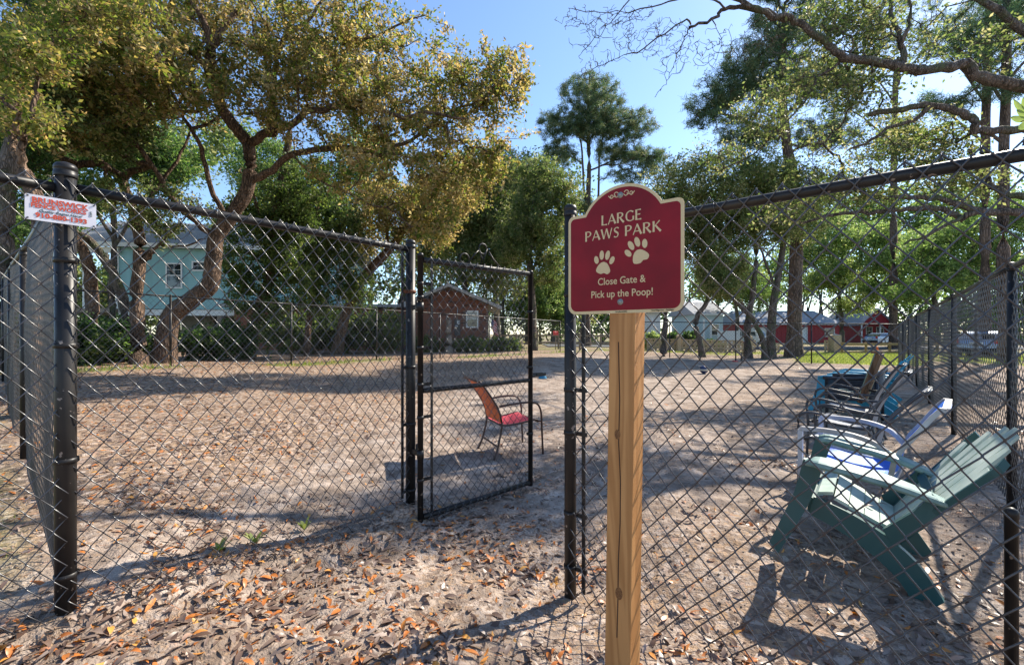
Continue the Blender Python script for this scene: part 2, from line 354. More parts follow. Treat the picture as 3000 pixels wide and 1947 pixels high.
# specks of bark and leaf crumbs
vo = N.new("ShaderNodeTexVoronoi"); vo.inputs["Scale"].default_value = 26; vo.inputs["Randomness"].default_value = 1; L.new(tc.outputs["Object"], vo.inputs["Vector"])
lc = ramp(vo.outputs["Color"], [(.0, (.09, .055, .04)), (.35, (.20, .145, .11)), (.6, (.34, .22, .13)), (.8, (.44, .36, .30)), (1, (.30, .14, .07))])
am = N.new("ShaderNodeAttribute"); am.attribute_name = "litter"
ag = N.new("ShaderNodeAttribute"); ag.attribute_name = "grass"
n5 = noise_node(42, 5)
ml = N.new("ShaderNodeMath"); ml.operation = 'ADD'; L.new(am.outputs["Fac"], ml.inputs[0]); L.new(n5.outputs["Fac"], ml.inputs[1])
rl = ramp(ml.outputs[0], [(.86, (0, 0, 0)), (1.12, (.9, .9, .9))])
mk = N.new("ShaderNodeMixRGB"); L.new(rl.outputs[0], mk.inputs[0]); L.new(mu.outputs[0], mk.inputs[1]); L.new(lc.outputs[0], mk.inputs[2])
gc = ramp(n2.outputs["Fac"], [(.3, (.10, .14, .03)), (.7, (.24, .27, .07))])
mg = N.new("ShaderNodeMixRGB"); L.new(ag.outputs["Fac"], mg.inputs[0]); L.new(mk.outputs[0], mg.inputs[1]); L.new(gc.outputs[0], mg.inputs[2])
L.new(mg.outputs[0], b.inputs["Base Color"]); b.inputs["Roughness"].default_value = .95; set_spec(b, .12)
add = N.new("ShaderNodeMath"); add.operation = 'MULTIPLY_ADD'; add.inputs[1].default_value = .35; L.new(n3.outputs["Fac"], add.inputs[0]); L.new(n2.outputs["Fac"], add.inputs[2])
bp = N.new("ShaderNodeBump"); bp.inputs["Strength"].default_value = .9; bp.inputs["Distance"].default_value = .035
L.new(add.outputs[0], bp.inputs["Height"]); L.new(bp.outputs[0], b.inputs["Normal"])
me = fast_mesh("ground", np.stack([GX.ravel(), GY.ravel(), GZ.ravel()], 1), FQ, gm, smooth=True)
lit, gr = ground_masks(GX.ravel(), GY.ravel())
for nm, arr in (("litter", lit), ("grass", gr)):
    a = me.attributes.new(nm, 'FLOAT', 'POINT'); a.data.foreach_set("value", arr.astype(np.float32))
ground = link_mesh("ground", me); tag(ground, "sandy dog park ground strewn with oak leaves", kind="structure")

# road beyond the lawn on the right, and the shaded drive
K["asphalt"] = M_plain("asphalt", (.10, .10, .105), rough=.9, var=.25, scale=2, bump=.3)
rd = MB()
for i in range(40):
    x0 = 3 + i * 2.5; x1 = x0 + 2.5
    vs = [(x0, 36, gz(x0, 36) + .05), (x1, 36, gz(x1, 36) + .05), (x1, 44, gz(x1, 44) + .05), (x0, 44, gz(x0, 44) + .05)]
    vs2 = [(x, y, max(z, .06)) for x, y, z in vs]
    rd.add(vs2, [(0, 1, 2, 3)])
tag(rd.build("road", K["asphalt"]), "grey asphalt street beyond the lawn", kind="structure")
# ------------------------------------------------------------ chain link fencing
def wpart(mb, name, m, parent):
    o = mb.build(name, m, parent); o.location = -parent.location; return o
def wlink(me, name, parent):
    o = link_mesh(name, me, parent); o.location = -parent.location; return o

def tube_np(Pts, r, n):
    """vectorised tube: Pts (m,3); the fence plane normal is local y"""
    Pts = np.asarray(Pts, float); t = np.gradient(Pts, axis=0); t /= np.linalg.norm(t, axis=1)[:, None] + 1e-9
    ny_ = np.array([0, 1.0, 0]); w = np.cross(t, ny_); w /= np.linalg.norm(w, axis=1)[:, None] + 1e-9; q = np.cross(w, t)
    V = []; a = 2 * pi * (np.arange(n) + .5) / n
    V = Pts[:, None, :] + r * (np.cos(a)[None, :, None] * w[:, None, :] + np.sin(a)[None, :, None] * q[:, None, :])
    m = len(Pts); i = np.arange(m - 1)[:, None] * n; j = np.arange(n)[None, :]; j2 = (j + 1) % n
    Fc = np.stack([i + j, i + j2, i + n + j2, i + n + j], -1).reshape(-1, 4)
    return V.reshape(-1, 3), Fc
def wire_path(k, a, b, z1, H, fine=True, hook=True):
    """one woven wire of the fabric between node columns k and k+1; z1 top, H length"""
    r = .0028; n = int(H / b); out = []
    for j in range(n + 1):
        right = (j + k) % 2 == 1; u = (k + 1) * a + r * .7 if right else k * a - r * .7; z = z1 - j * b
        if fine:
            sgn = 1 if right else -1; back = 1 if j % 2 else -1
            out.append((u - sgn * a * .13, -back * r * 1.1, z + b * .11)); out.append((u, 0, z)); out.append((u - sgn * a * .13, back * r * 1.1, z - b * .11))
        else: out.append((u, 0, z))
    out = out[2:] if fine else out
    if hook and fine:                                      # knuckled end above the rail
        u, y, z = out[0]; right = k % 2 == 1; s = 1 if right else -1
        out = [(u + s * a * .02, .006, z - b * .22), (u + s * a * .10, .008, z - .002), (u + s * a * .12, 0, z + .010)] + out
    return np.array(out)
def to_world(V, o, d, warp=0.0, zslope=0.0):
    """local (u, y, z) -> world for a panel starting at o (x,y) along d"""
    n = Vector((-d.y, d.x)); W = np.empty_like(V); u = V[:, 0]; y = V[:, 1].copy(); z = V[:, 2].copy()
    if warp:
        y += warp * (_vn(u + 50, z + 9, .45, 31) - .5) * np.clip((z1_ref - z) * 2.2, 0, 1)
        z += warp * .35 * (_vn(u + 20, z + 30, .30, 32) - .5) * np.clip((z1_ref - z) * 3, 0, 1)
        u = u + warp * .35 * (_vn(u + 70, z + 60, .33, 33) - .5) * np.clip((z1_ref - z) * 3, 0, 1)
    W[:, 0] = o.x + d.x * u + n.x * y; W[:, 1] = o.y + d.y * u + n.y * y; W[:, 2] = z + zslope * u
    return W
def fabric_wires(parent, o, d, length, a, b, z1, H, off=0.0, warp=.02, zslope=0.0, u0=0.0, rw=.0023):
    global z1_ref; z1_ref = z1 - .05
    n = Vector((-d.y, d.x)); oo = o + n * off
    for k in range(int(u0 / a), int(length / a)):
        V, Fc = tube_np(wire_path(k, a, b, z1, H), rw, 5)
        me = fast_mesh("wire", to_world(V, oo, d, warp, zslope), Fc, K["wire"], smooth=True)
        wlink(me, "wire", parent)
def fabric_far(parent, pts, a, b, top_over, bottom_under, r=.0022, sides=3, name="chain_link_mesh", warp=0.0, mt="wire_far"):
    """pts: list of (x, y, ztop, zbottom) along the line; joined into one part"""
    VV = []; FF = []; base = 0
    for (x0, y0, t0, b0), (x1, y1, t1, b1) in zip(pts[:-1], pts[1:]):
        L_ = sqrt((x1 - x0) ** 2 + (y1 - y0) ** 2); d = Vector(((x1 - x0) / L_, (y1 - y0) / L_))
        for k in range(int(L_ / a)):
            f = k * a / L_; zt = t0 + (t1 - t0) * f + top_over; zb = b0 + (b1 - b0) * f + bottom_under
            V, Fc = tube_np(wire_path(k, a, b, 0.0, zt - zb, fine=False, hook=False), r, sides)
            W = to_world(V, Vector((x0, y0)), d); W[:, 2] += zt
            if warp:
                nn = (_vn(V[:, 0] + x0 * 3 + 40, W[:, 2] + 12, .7, 41) - .5) * warp; W[:, 0] += -d.y * nn; W[:, 1] += d.x * nn
            VV.append(W); FF.append(Fc + base); base += len(W)
    me = fast_mesh(name, np.concatenate(VV), np.concatenate(FF), K[mt])
    o = wlink(me, name, parent); o["kind"] = "stuff"; return o

def post(parent, x, y, ztop, r, cap=True, name="post", zb=None, dome=True):
    z0 = (gz(x, y) if zb is None else zb) - .15; m = MB()
    m.lathe([(r, z0), (r, ztop - .03)], (x, y, 0), 20)
    o = wpart(m, name, K["vinyl"], parent)
    if cap:
        c = MB(); R = r * 1.09
        c.lathe([(R, ztop - .055), (R * 1.02, ztop - .05), (R * 1.02, ztop - .035), (R * .99, ztop - .034), (R * .99, ztop - .022), (R * 1.02, ztop - .021), (R * 1.0, ztop - .008), (R * .8, ztop + .004), (R * .35, ztop + .011), (.001, ztop + .012)], (x, y, 0), 20)
        cc = c.build("post_cap", K["vinyl"], o)
    return o
def band(parent, x, y, z, r, d, side=1, mat="vinyl", ln=.03):
    """brace band round a post with its tightening lug towards d"""
    m = MB(); R = r + .004
    m.lathe([(r, z - .011), (R, z - .011), (R, z + .011), (r, z + .011)], (x, y, 0), 20)
    p = Vector((x, y, z)) + Vector((d.x, d.y, 0)) * (r + ln / 2)
    m.box(p, (ln + .006, .012, .022), atan2(d.y, d.x)); m.tube([p + Vector((-d.y, d.x, 0)) * .014, p - Vector((-d.y, d.x, 0)) * .016], .005, 6)
    return wpart(m, "band", K[mat], parent)
def rail(parent, a, b, r, name="top_rail", sleeve=None, sag=0.0):
    m = MB(); a = Vector(a); b = Vector(b); pts = [a.lerp(b, t / 6) - Vector((0, 0, sag * sin(pi * t / 6))) for t in range(7)]
    m.tube(pts, r, 14)
    if sleeve:
        q = a.lerp(b, sleeve); dd = (b - a).normalized() * .08; m.tube([q - dd, q + dd], r * 1.12, 14)
    return wpart(m, name, K["vinyl"], parent)
def ties(parent, a, b, r, n, off):
    a = Vector(a); b = Vector(b); d = (b - a).normalized(); nn = Vector((-d.y, d.x, 0))
    for i in range(n):
        m = MB(); c = a.lerp(b, (i + .5) / n); pts = [c + (nn * cos(t) + Vector((0, 0, 1)) * sin(t)) * (r + .004) + d * (t * .0035) for t in [k * pi / 5 for k in range(11)]]
        m.tube(pts, .0022, 4); wpart(m, "wire_tie", K["wire"], parent)

ZL = EYE + .64; ZR = EYE + .567
d1, d2 = D1.normalized(), D2.normalized()
# --- front left fence
fl = thing("chain_link_fence", "black chain link fence panel left of the gate carrying the small white plate", "fence", G(P0.x, P0.y), 0, "black chain link fences")
post(fl, P0.x, P0.y, EYE + .735, .036); pr = post(fl, P1.x, P1.y, EYE + .705, .036)
e0 = P0 - d1 * 1.3
rail(fl, (*(P0 + d1 * .035), ZL), (*(P1 - d1 * .03), ZL), .0215); rail(fl, (*e0, ZL - .01), (*(P0 - d1 * .035), ZL - .01), .0215)
LenL = (P1 - P0).length
fabric_wires(fl, P0, d1, LenL - .02, .0400, .0505, ZL + .028, 2.05, off=-.034, warp=.055)
fabric_wires(fl, P0 - d1 * 1.24, d1, 1.24, .0400, .0505, ZL + .028, 2.05, off=-.034, warp=.055)
ties(fl, (*P0, ZL), (*P1, ZL), .0215, 5, 0)
for z in (.25, .75, 1.25, 1.62): band(fl, P0.x, P0.y, z, .036, d1, ln=.004)
for i, z in enumerate((.12, .62, 1.05, 1.62)): band(fl, P1.x, P1.y, z, .036, -d1, mat="rust" if i == 3 else "vinyl")
tb = MB(); q = P1 - d1 * .075; tb.box((q.x, q.y, 1.0), (.02, .008, 1.85), atan2(d1.y, d1.x)); wpart(tb, "tension_bar", K["vinyl"], fl)
# --- front right fence
fr = thing("chain_link_fence", "black chain link fence panel right of the gateway, behind the red sign", "fence", G(P2.x, P2.y), 0, "black chain link fences")
eR = P2 - d2 * 3.0
post(fr, P2.x, P2.y, EYE + .714, .033)
rail(fr, (*(P2 - d2 * .03), ZR), (*eR, ZR), .0215, sleeve=.75)
fabric_wires(fr, P2, -d2, 3.0, .0465, .0555, ZR + .042, 2.12, off=-.026, warp=.075, rw=.0032)
ties(fr, (*P2, ZR), (*eR, ZR), .0215, 6, 0)
qp = P2 - d2 * .085
tb = MB(); tb.box((qp.x, qp.y, .85), (.02, .008, 1.95), atan2(-d2.y, -d2.x)); wpart(tb, "tension_bar", K["vinyl"], fr)
for i, z in enumerate((.03, .33, .78, .42 + .6, 1.55)): band(fr, P2.x, P2.y, z - .03, .033, -d2, ln=.07)
post(fr, eR.x, eR.y, EYE + .60, .03)
# short stub post just inside the right fence
sp = thing("short_post", "short black capped steel stub post beside the green adirondack chair", "post", G(2.035, 1.78))
mm = MB(); mm.lathe([(.021, -.2), (.021, .62), (.0225, .62), (.0228, .64), (.019, .652), (.008, .66), (.001, .661)], (0, 0, 0), 18); mm.build("stub_pipe", K["vinyl"], sp)

# --- divider fence running away from the left corner post
fd = thing("chain_link_fence", "black chain link fence running away from the left corner post past the big trunk", "fence", G(*(P0 + d2 * .2)), 0, "black chain link fences")
def line_pts(a, d, L_, n, ztf):
    out = []
    for i in range(n + 1):
        p = a + d * (L_ * i / n); g = gz(p.x, p.y); out.append((p.x, p.y, ztf(i / n, g), g))
    return out
LD = 9.0
dp = line_pts(P0 + d2 * .05, d2, LD, 3, lambda f, g: ZL - .01 + .35 * f)
fabric_far(fd, dp, .040, .0505, .03, -.03, r=.0026, sides=4, warp=.05, mt="wire_far")
for i in range(3): rail(fd, dp[i][:3], dp[i + 1][:3], .0215)
for p in dp[1:]: post(fd, p[0], p[1], p[2] - .0, .026)

# --- far left fence, far back fence, right side fence
def long_fence(label, a, b, n, hz0, hz1, rr=.021, pr_=.026, mesh_r=.0022, aa=.041, bb=.05, grp="black chain link fences", warp=0.02):
    g0 = G(a.x, a.y); t = thing("chain_link_fence", label, "fence", g0, 0, grp); pts = []
    for i in range(n + 1):
        p = a.lerp(b, i / n); g = gz(p.x, p.y); pts.append((p.x, p.y, EYE + hz0 + (hz1 - hz0) * i / n if hz0 is not None else g + hz1, g))
    for i in range(n): rail(t, pts[i][:3], pts[i + 1][:3], rr)
    for p in pts: post(t, p[0], p[1], p[2] + .03, pr_)
    fabric_far(t, pts, aa, bb, .02, .02, r=mesh_r, warp=warp); return t, pts
FA = Vector((-10.4, 8.65)); SD = Vector((3.99, 3.556)); FE = Vector((15.55, 17.55))
S0 = SD - d1 * 3.4
long_fence("black chain link fence below the blue house, along the far left of the yard", FA, CF, 7, .98, .72, mesh_r=.0035, aa=.062, bb=.075)
long_fence("black chain link fence across the back in front of the pierced block wall", CF, FE, 5, .72, .39, mesh_r=.0035, aa=.062, bb=.075)
side, spts = long_fence("black chain link fence down the right side behind the row of chairs", S0, FE, 7, .52, .40, mesh_r=.0026, pr_=.028, warp=.05)

# ------------------------------------------------------------ the open gate
Hg = Vector((-.671, 3.2)); Fg = Vector((.1675, 3.97)); dg = (Fg - Hg).normalized(); Lg = (Fg - Hg).length
ga = thing("gate", "open black chain link pedestrian gate with a curled wire ornament on its top rail", "gate", G(Hg.x, Hg.y))
def gp(s, z, off=0.0): return Vector((Hg.x + dg.x * s - dg.y * off, Hg.y + dg.y * s + dg.x * off, z))
def gtube(name, pts, r, m="vinyl", n=14):
    mb = MB(); mb.tube(pts, r, n); return wpart(mb, name, K[m], ga)
zt = EYE + .545; zb = EYE - 1.345; zm = EYE - .417
for s, top in ((0, EYE + .588), (Lg, EYE + .571)):
    mb = MB(); mb.lathe([(.0215, zb - .03), (.0215, top - .02), (.0235, top - .02), (.0238, top - .006), (.018, top + .004), (.002, top + .008)], gp(s, 0), 16); wpart(mb, "stile", K["vinyl"], ga)
gtube("frame_rail", [gp(.02, zt), gp(Lg - .02, zt)], .0205); gtube("frame_rail", [gp(.02, zm), gp(Lg - .02, zm)], .018); gtube("frame_rail", [gp(.02, zb), gp(Lg - .02, zb)], .0205)
fabric_wires(ga, Hg, dg, Lg - .05, .0365, .0432, zt + .022, 1.97, off=-.024, warp=.015, u0=.07)
mb = MB(); c = gp(.085, (zt + zb) / 2 + .01, -.018); mb.box(c, (.018, .007, 1.86), atan2(dg.y, dg.x)); wpart(mb, "tension_bar", K["vinyl"], ga)
for z in (.28, .74, .98, 1.25, 1.62, 1.72): band(ga, Hg.x, Hg.y, z - .05, .0215, dg, ln=.065)
for z in (.4, 1.0, 1.5): band(ga, Fg.x, Fg.y, z, .0215, -dg, ln=.02)
# hinges between gate stile and post
for z in (.42, 1.50):
    mb = MB(); a = Vector((P1.x, P1.y, z)); b_ = gp(0, z); mb.box((a + b_) / 2, ((a - b_).length, .02, .035), atan2((b_ - a).y, (b_ - a).x))
    mb.lathe([(.0225, z - .03), (.026, z - .03), (.026, z + .03), (.0225, z + .03)], (b_.x, b_.y, 0), 16); mb.tube([a + Vector((.05, -.02, -.03)), a + Vector((.05, -.02, .05))], .008, 8); wpart(mb, "hinge", K["vinyl"], ga)
mb = MB(); f = gp(Lg, .93 - .02); mb.tube([f, gp(Lg + .07, .92)], .012, 8); mb.box(gp(Lg + .12, .925, .022), (.12, .008, .03), atan2(dg.y, dg.x)); mb.box(gp(Lg + .12, .925, -.022), (.12, .008, .03), atan2(dg.y, dg.x)); wpart(mb, "latch_fork", K["vinyl"], ga)
# curled wire ornament on the top rail
mb = MB(); zz = zt + .02
def arc(cs, cz, R, a0, a1, n=12): return [gp(cs + R * cos(a0 + (a1 - a0) * i / n), cz + R * sin(a0 + (a1 - a0) * i / n)) for i in range(n + 1)]
mb.tube([gp(.565, zz), gp(.575, zz + .06), gp(.56, zz + .09)] + arc(.585, zz + .135, .042, pi * 1.15, -pi * .9, 16), .006, 6)
mb.tube([gp(.60, zz), gp(.59, zz + .05), gp(.615, zz + .1), gp(.63, zz + .14)], .006, 6)
mb.tube(arc(.40, zz + .03, .045, 0, pi * 1.3, 12) , .006, 6)
mb.tube([gp(.43, zz + .0), gp(.50, zz + .08), gp(.545, zz + .12)], .005, 6); mb.tube([gp(.65, zz + .12), gp(.70, zz + .06), gp(.78, zz + .0)], .006, 6)
wpart(mb, "ornament", K["vinyl"], ga)

# ------------------------------------------------------------ park sign on its timber post
K["pine_post"] = M_wood("treated pine", (.55, .275, .10), (.42, .195, .065), scale=7.0, rough=.62, bump=.25, stretch=(1, 1, .10))
K["sign_red"] = M_plain("dark red sign sheeting", (.21, .003, .010), rough=.5, spec=.25, coat=0, var=.22, scale=7)
K["sign_cream"] = M_plain("cream reflective sheeting", (.62, .47, .25), rough=.45, spec=.4, var=.05, scale=120)
K["sign_back"] = M_plain("aluminium sheet", (.6, .6, .6), rough=.4, metal=.8)
K["ink"] = M_plain("dark print", (.03, .02, .02), rough=.6)
K["bolt_grey"] = M_plain("dull zinc", (.28, .30, .27), rough=.5, metal=.3, var=.2, scale=60)
def text_obj(name, body, size, m, parent, loc, rot, align='CENTER', extrude=.0006, offset=0.0, shear=0.0, xs_=1.0, spacing=1.0):
    cu = bpy.data.curves.new(name, 'FONT'); cu.body = body; cu.size = size; cu.align_x = align; cu.extrude = extrude; cu.offset = offset; cu.shear = shear; cu.space_character = spacing
    cu.materials.append(m); cu.resolution_u = 3
    tmp = bpy.data.objects.new("tmp_text", cu); COL.objects.link(tmp); dg = bpy.context.evaluated_depsgraph_get(); dg.update()
    me = bpy.data.meshes.new_from_object(tmp.evaluated_get(dg)); me.name = name; bpy.data.objects.remove(tmp); bpy.data.curves.remove(cu)
    o = link_mesh(name, me, parent, loc, rot); o.scale = (xs_, 1, 1); return o
th = atan2(-.613, .79)
SL = Vector((.2295, 1.78)); sdv = Vector((.79, -.613)); PC = SL + sdv * .2285 + Vector((.613, .79)) * .051
sg = thing("park_sign", "red arched LARGE PAWS PARK sign with cream paw prints on a timber post", "sign", G(PC.x, PC.y), th)
gz0 = gz(PC.x, PC.y)
mb = MB(); h = EYE + .10 - gz0; lean = .0185
mb.sweep([(-.027, .0, -.3), (0, 0, h)], [(-.051 + .004, -.0445), (.051 - .004, -.0445), (.051, -.0445 + .004), (.051, .0575 - .004), (.051 - .004, .0575), (-.051 + .004, .0575), (-.051, .0575 - .004), (-.051, -.0445 + .004)], up=(0, 1, 0))
po = mb.build("timber_post", K["pine_post"], sg)
h2 = EYE + .50 - gz0
# knots and the drying check
K["knot"] = M_wood("pine knot", (.26, .12, .045), (.13, .055, .02), scale=60, stretch=(1, 1, 1))
for (x, z, r) in ((.0, EYE - .98 - gz0 - .0, .019), (-.006, EYE - .38 - gz0, .015)):
    kn = MB(); kn.poly([(x + lean * 0 - .012 + r * .75 * cos(a), z + r * 1.25 * sin(a)) for a in [i * pi / 7 for i in range(14)]], (0, -.0449, 0), (1, 0, 0), (0, 0, 1), -.0002, .0008); kn.build("knot", K["knot"], po)
ck = MB(); zc = [(-.004, .22), (.001, .0), (-.003, -.16), (.004, -.3), (.003, -.46), (-.004, -.60), (-.006, -.75), (-.010, -.9)]
L_ = [(x - .010 - .0019, EYE - gz0 - .25 + z) for x, z in zc]; R_ = [(x - .010 + .0019, EYE - gz0 - .25 + z) for x, z in zc]
ck.poly(L_ + R_[::-1], (0, -.0447, 0), (1, 0, 0), (0, 0, 1), -.0002, .0008); K["crack"] = M_plain("drying check", (.05, .022, .01), rough=.9); ck.build("crack", K["crack"], po)
W = .457; z0 = EYE + .078 - gz0
def sign_outline(ins):
    o = []; x0, x1 = -W / 2 + ins, W / 2 - ins; r = .034 - ins * .6; zb_ = ins; zs = .395 - ins
    for cx, cz, a0 in ((x0 + r, zb_ + r, pi), (x1 - r, zb_ + r, 1.5 * pi)):
        o += [(cx + r * cos(a0 + i * pi / 12), cz + r * sin(a0 + i * pi / 12)) for i in range(7)]
    r2 = .022 - ins * .4
    o += [(x1 - r2 + r2 * cos(i * pi / 8), zs - r2 + r2 * sin(i * pi / 8)) for i in range(5)]
    c = .155 + ins * .2; R = (.089 ** 2 + c * c) / (2 * .089) if False else None
    hw = .153 - ins * .45; hh = .089; R = (hw * hw + hh * hh) / (2 * hh); cz = zs + hh - R; a = math.asin(hw / R)
    o += [(R * sin(a - 2 * a * i / 22), cz + R * cos(a - 2 * a * i / 22)) for i in range(23)]
    o += [(x0 + r2 + r2 * cos(pi / 2 + i * pi / 8), zs - r2 + r2 * sin(pi / 2 + i * pi / 8)) for i in range(5)]
    return o
yf = -.0475
pn = MB(); pn.poly(sign_outline(0), (0, yf, z0), (1, 0, 0), (0, 0, 1), 0, .0022); pan = pn.build("panel", K["sign_cream"], sg)
rf = MB(); rf.poly(sign_outline(.0115), (0, yf - .0022, z0), (1, 0, 0), (0, 0, 1), .0001, .0006); red = rf.build("red_field", K["sign_red"], pan)
yt = yf - .0034
rx = (pi / 2, 0, 0)
TK, TN = .185, .085
GLY = {   # flared roman capitals drawn as strokes: (points, widths)
 'L': (.62, [([(.12, 0), (.12, 1)], (TK * 1.1, TK * .9, TK * 1.1)), ([(.12, .045), (.60, .045)], (TN, TN, TN * 1.9))]),
 'A': (.84, [([(.05, 0), (.42, 1)], (TN * 1.2, TN, TN)), ([(.40, 1), (.78, 0)], (TK * .9, TK * .9, TK * 1.15)), ([(.17, .32), (.66, .32)], (TN, TN, TN))]),
 'R': (.78, [([(.12, 0), (.12, 1)], (TK * 1.1, TK * .9, TK * 1.1)), ([(.12, .955), (.38, .955), (.56, .86), (.59, .74), (.52, .60), (.36, .51), (.14, .51)], (TN, TN * 1.2, TK * .95, TN * 1.2, TN)), ([(.34, .52), (.50, .25), (.72, 0)], (TK * .8, TK * .9, TK * 1.1))]),
 'G': (.90, [([(.80, .84), (.62, .95), (.42, .96), (.19, .80), (.12, .5), (.20, .18), (.44, .04), (.62, .05), (.80, .14)], (TN * 1.8, TN * 1.1, TK * .95, TN * 1.1, TN)), ([(.80, .08), (.80, .45)], (TK * .9, TK * .85, TK))]),
 'E': (.64, [([(.12, 0), (.12, 1)], (TK * 1.05, TK * .9, TK * 1.05)), ([(.12, .955), (.56, .955)], (TN, TN, TN * 1.7)), ([(.12, .52), (.50, .52)], (TN, TN, TN * 1.5)), ([(.12, .045), (.60, .045)], (TN, TN, TN * 1.9))]),
 'P': (.68, [([(.12, 0), (.12, 1)], (TK * 1.1, TK * .9, TK * 1.1)), ([(.12, .955), (.38, .955), (.56, .86), (.59, .72), (.52, .56), (.36, .46), (.14, .46)], (TN, TN * 1.2, TK * .95, TN * 1.2, TN))]),
 'W': (1.16, [([(.05, 1), (.30, 0)], (TK, TK * .85, TK * .8)), ([(.30, 0), (.56, 1)], (TN, TN, TN)), ([(.56, 1), (.83, 0)], (TK * .9, TK * .85, TK * .8)), ([(.83, 0), (1.09, 1)], (TN, TN, TN * 1.3))]),
 'S': (.60, [([(.52, .86), (.42, .95), (.27, .95), (.14, .84), (.14, .68), (.28, .54), (.42, .43), (.47, .27), (.38, .08), (.22, .04), (.06, .12)], (TN * 1.6, TN, TN * 1.5, TK * 1.0, TN * 1.5, TN, TN * 1.6))]),
 'K': (.76, [([(.12, 0), (.12, 1)], (TK * 1.1, TK * .9, TK * 1.1)), ([(.64, 1), (.18, .50)], (TN * 1.4, TN, TN)), ([(.28, .60), (.48, .32), (.74, 0)], (TK * .8, TK * .9, TK * 1.1))]), ' ': (.36, [])}
def capitals(body, hgt_, x_c, z_b, sx_=1.0):
    total = sum(GLY[c][0] + .07 for c in body) * hgt_ * sx_; x0 = x_c - total / 2; m = MB(); kq = 0
    for c in body:
        adv, strokes = GLY[c]
        if c == ' ': m.build("lettering", K["sign_cream"], pan); m = MB()
        for pts, ws in strokes:
            pl_ = [(x0 + x * hgt_ * sx_, 0, z_b + y * hgt_) for x, y in pts]; sp = smooth_path(pl_, 4) if len(pl_) > 2 else [Vector(pl_[0]).lerp(Vector(pl_[1]), t / 4) for t in range(5)]
            n = len(sp); wd = [float(np.interp(i / (n - 1), np.linspace(0, 1, len(ws)), ws)) * hgt_ / 2 for i in range(n)]; kq += 1
            L1 = []; R1 = []
            for i, p in enumerate(sp):
                t_ = (sp[min(n - 1, i + 1)] - sp[max(0, i - 1)]).normalized(); nn = Vector((-t_.z, 0, t_.x)); L1.append(p + nn * wd[i]); R1.append(p - nn * wd[i])
            yy_ = yt - .00004 * (kq % 5); b0_ = [Vector((v.x, yy_, z0 + v.z)) for v in L1] + [Vector((v.x, yy_, z0 + v.z)) for v in R1]
            m.add(b0_, [(i, i + 1, n + i + 1, n + i) for i in range(n - 1)])
        x0 += (adv + .07) * hgt_ * sx_
    return m.build("lettering", K["sign_cream"], pan)
capitals("LARGE", .0385, 0, .340, 1.03); capitals("PAWS PARK", .0385, 0, .287, 1.08)
text_obj("lettering", "Close Gate &", .0385, K["sign_cream"], pan, (-.002, yt, z0 + .111), rx, offset=.0003, xs_=.90)
text_obj("lettering", "Pick up the Poop!", .0385, K["sign_cream"], pan, (-.002, yt, z0 + .0625), rx, offset=.0003, xs_=.90)
text_obj("small_print", "AccuformNMC", .0075, K["ink"], pan, (.0, yt - .0002, z0 + .0035), rx)
text_obj("small_print", "SmartSign.com - ParkSigns", .0075, K["ink"], pan, (.155, yt - .0002, z0 + .0045), rx)
def paw(cx, cz, s, rot):
    m = MB(); C, S = cos(rot), sin(rot)
    def tr(pts): return [(cx + (x * C - y * S) * s, cz + (x * S + y * C) * s) for x, y in pts]
    pad = smooth_path([(0, .02, 0), (.16, -.04, 0), (.30, -.22, 0), (.37, -.42, 0), (.24, -.55, 0), (.08, -.50, 0), (0, -.52, 0), (-.10, -.55, 0), (-.26, -.50, 0), (-.36, -.40, 0), (-.30, -.20, 0), (-.15, -.03, 0), (0, .02, 0)], 3)
    m.poly(tr([(p.x, p.y) for p in pad[:-1]][::-1]), (0, yt + .0004, z0), (1, 0, 0), (0, 0, 1), 0, .0006)
    for tx, ty, a, b_, r in ((-.40, .10, .115, .19, .35), (-.15, .33, .115, .22, .1), (.15, .33, .115, .22, -.1), (.40, .10, .115, .19, -.35)):
        pts = []
        for i in range(16):
            t = 2 * pi * i / 16; x = a * cos(t); y = b_ * sin(t); pts.append((tx + x * cos(r) - y * sin(r), ty + x * sin(r) + y * cos(r)))
        m.poly(tr(pts), (0, yt + .0004, z0), (1, 0, 0), (0, 0, 1), 0, .0006)
    m.build("paw_print", K["sign_cream"], pan)
paw(-.071, .198, .082, -.12); paw(.062, .228, .087, .42)
# scrolls at the top
sc_ = MB()
for s in (-1, 1):
    for (cx, cz, R, a0, a1) in ((s * .022, .449, .0105, .2, 4.9), (s * .040, .444, .007, .2, 4.9)):
        pts = []
        for i in range(15):
            t = i / 14; a = a0 + (a1 - a0) * t; q = R * (1 - .72 * t); pts.append(Vector((cx + s * -q * cos(a), yt + .0003, z0 + cz + q * sin(a))))
        sc_.sweep(pts, [(-.0015, -.0005), (.0015, -.0005), (.0015, .0005), (-.0015, .0005)], up=(0, 1, 0))
    pts = smooth_path([(s * .009, yt + .0003, z0 + .446), (s * .018, yt + .0003, z0 + .438), (s * .030, yt + .0003, z0 + .444), (s * .04, yt + .0003, z0 + .437), (s * .052, yt + .0003, z0 + .449)], 3)
    sc_.sweep(pts, [(-.0015, -.0005), (.0015, -.0005), (.0015, .0005), (-.0015, .0005)], up=(0, 1, 0))
sc_.build("scrollwork", K["sign_cream"], pan)
for zz_ in (.444, .043):
    b_ = MB(); b_.lathe([(.0115, 0), (.0115, .0015), (.007, .002), (.0066, .005), (.004, .0065), (.001, .0068)], (0, 0, 0), 16)
    b_.build("bolt", K["bolt_grey"], sg, (-.004, yf - .0022, z0 + zz_), (pi / 2, 0, 0))

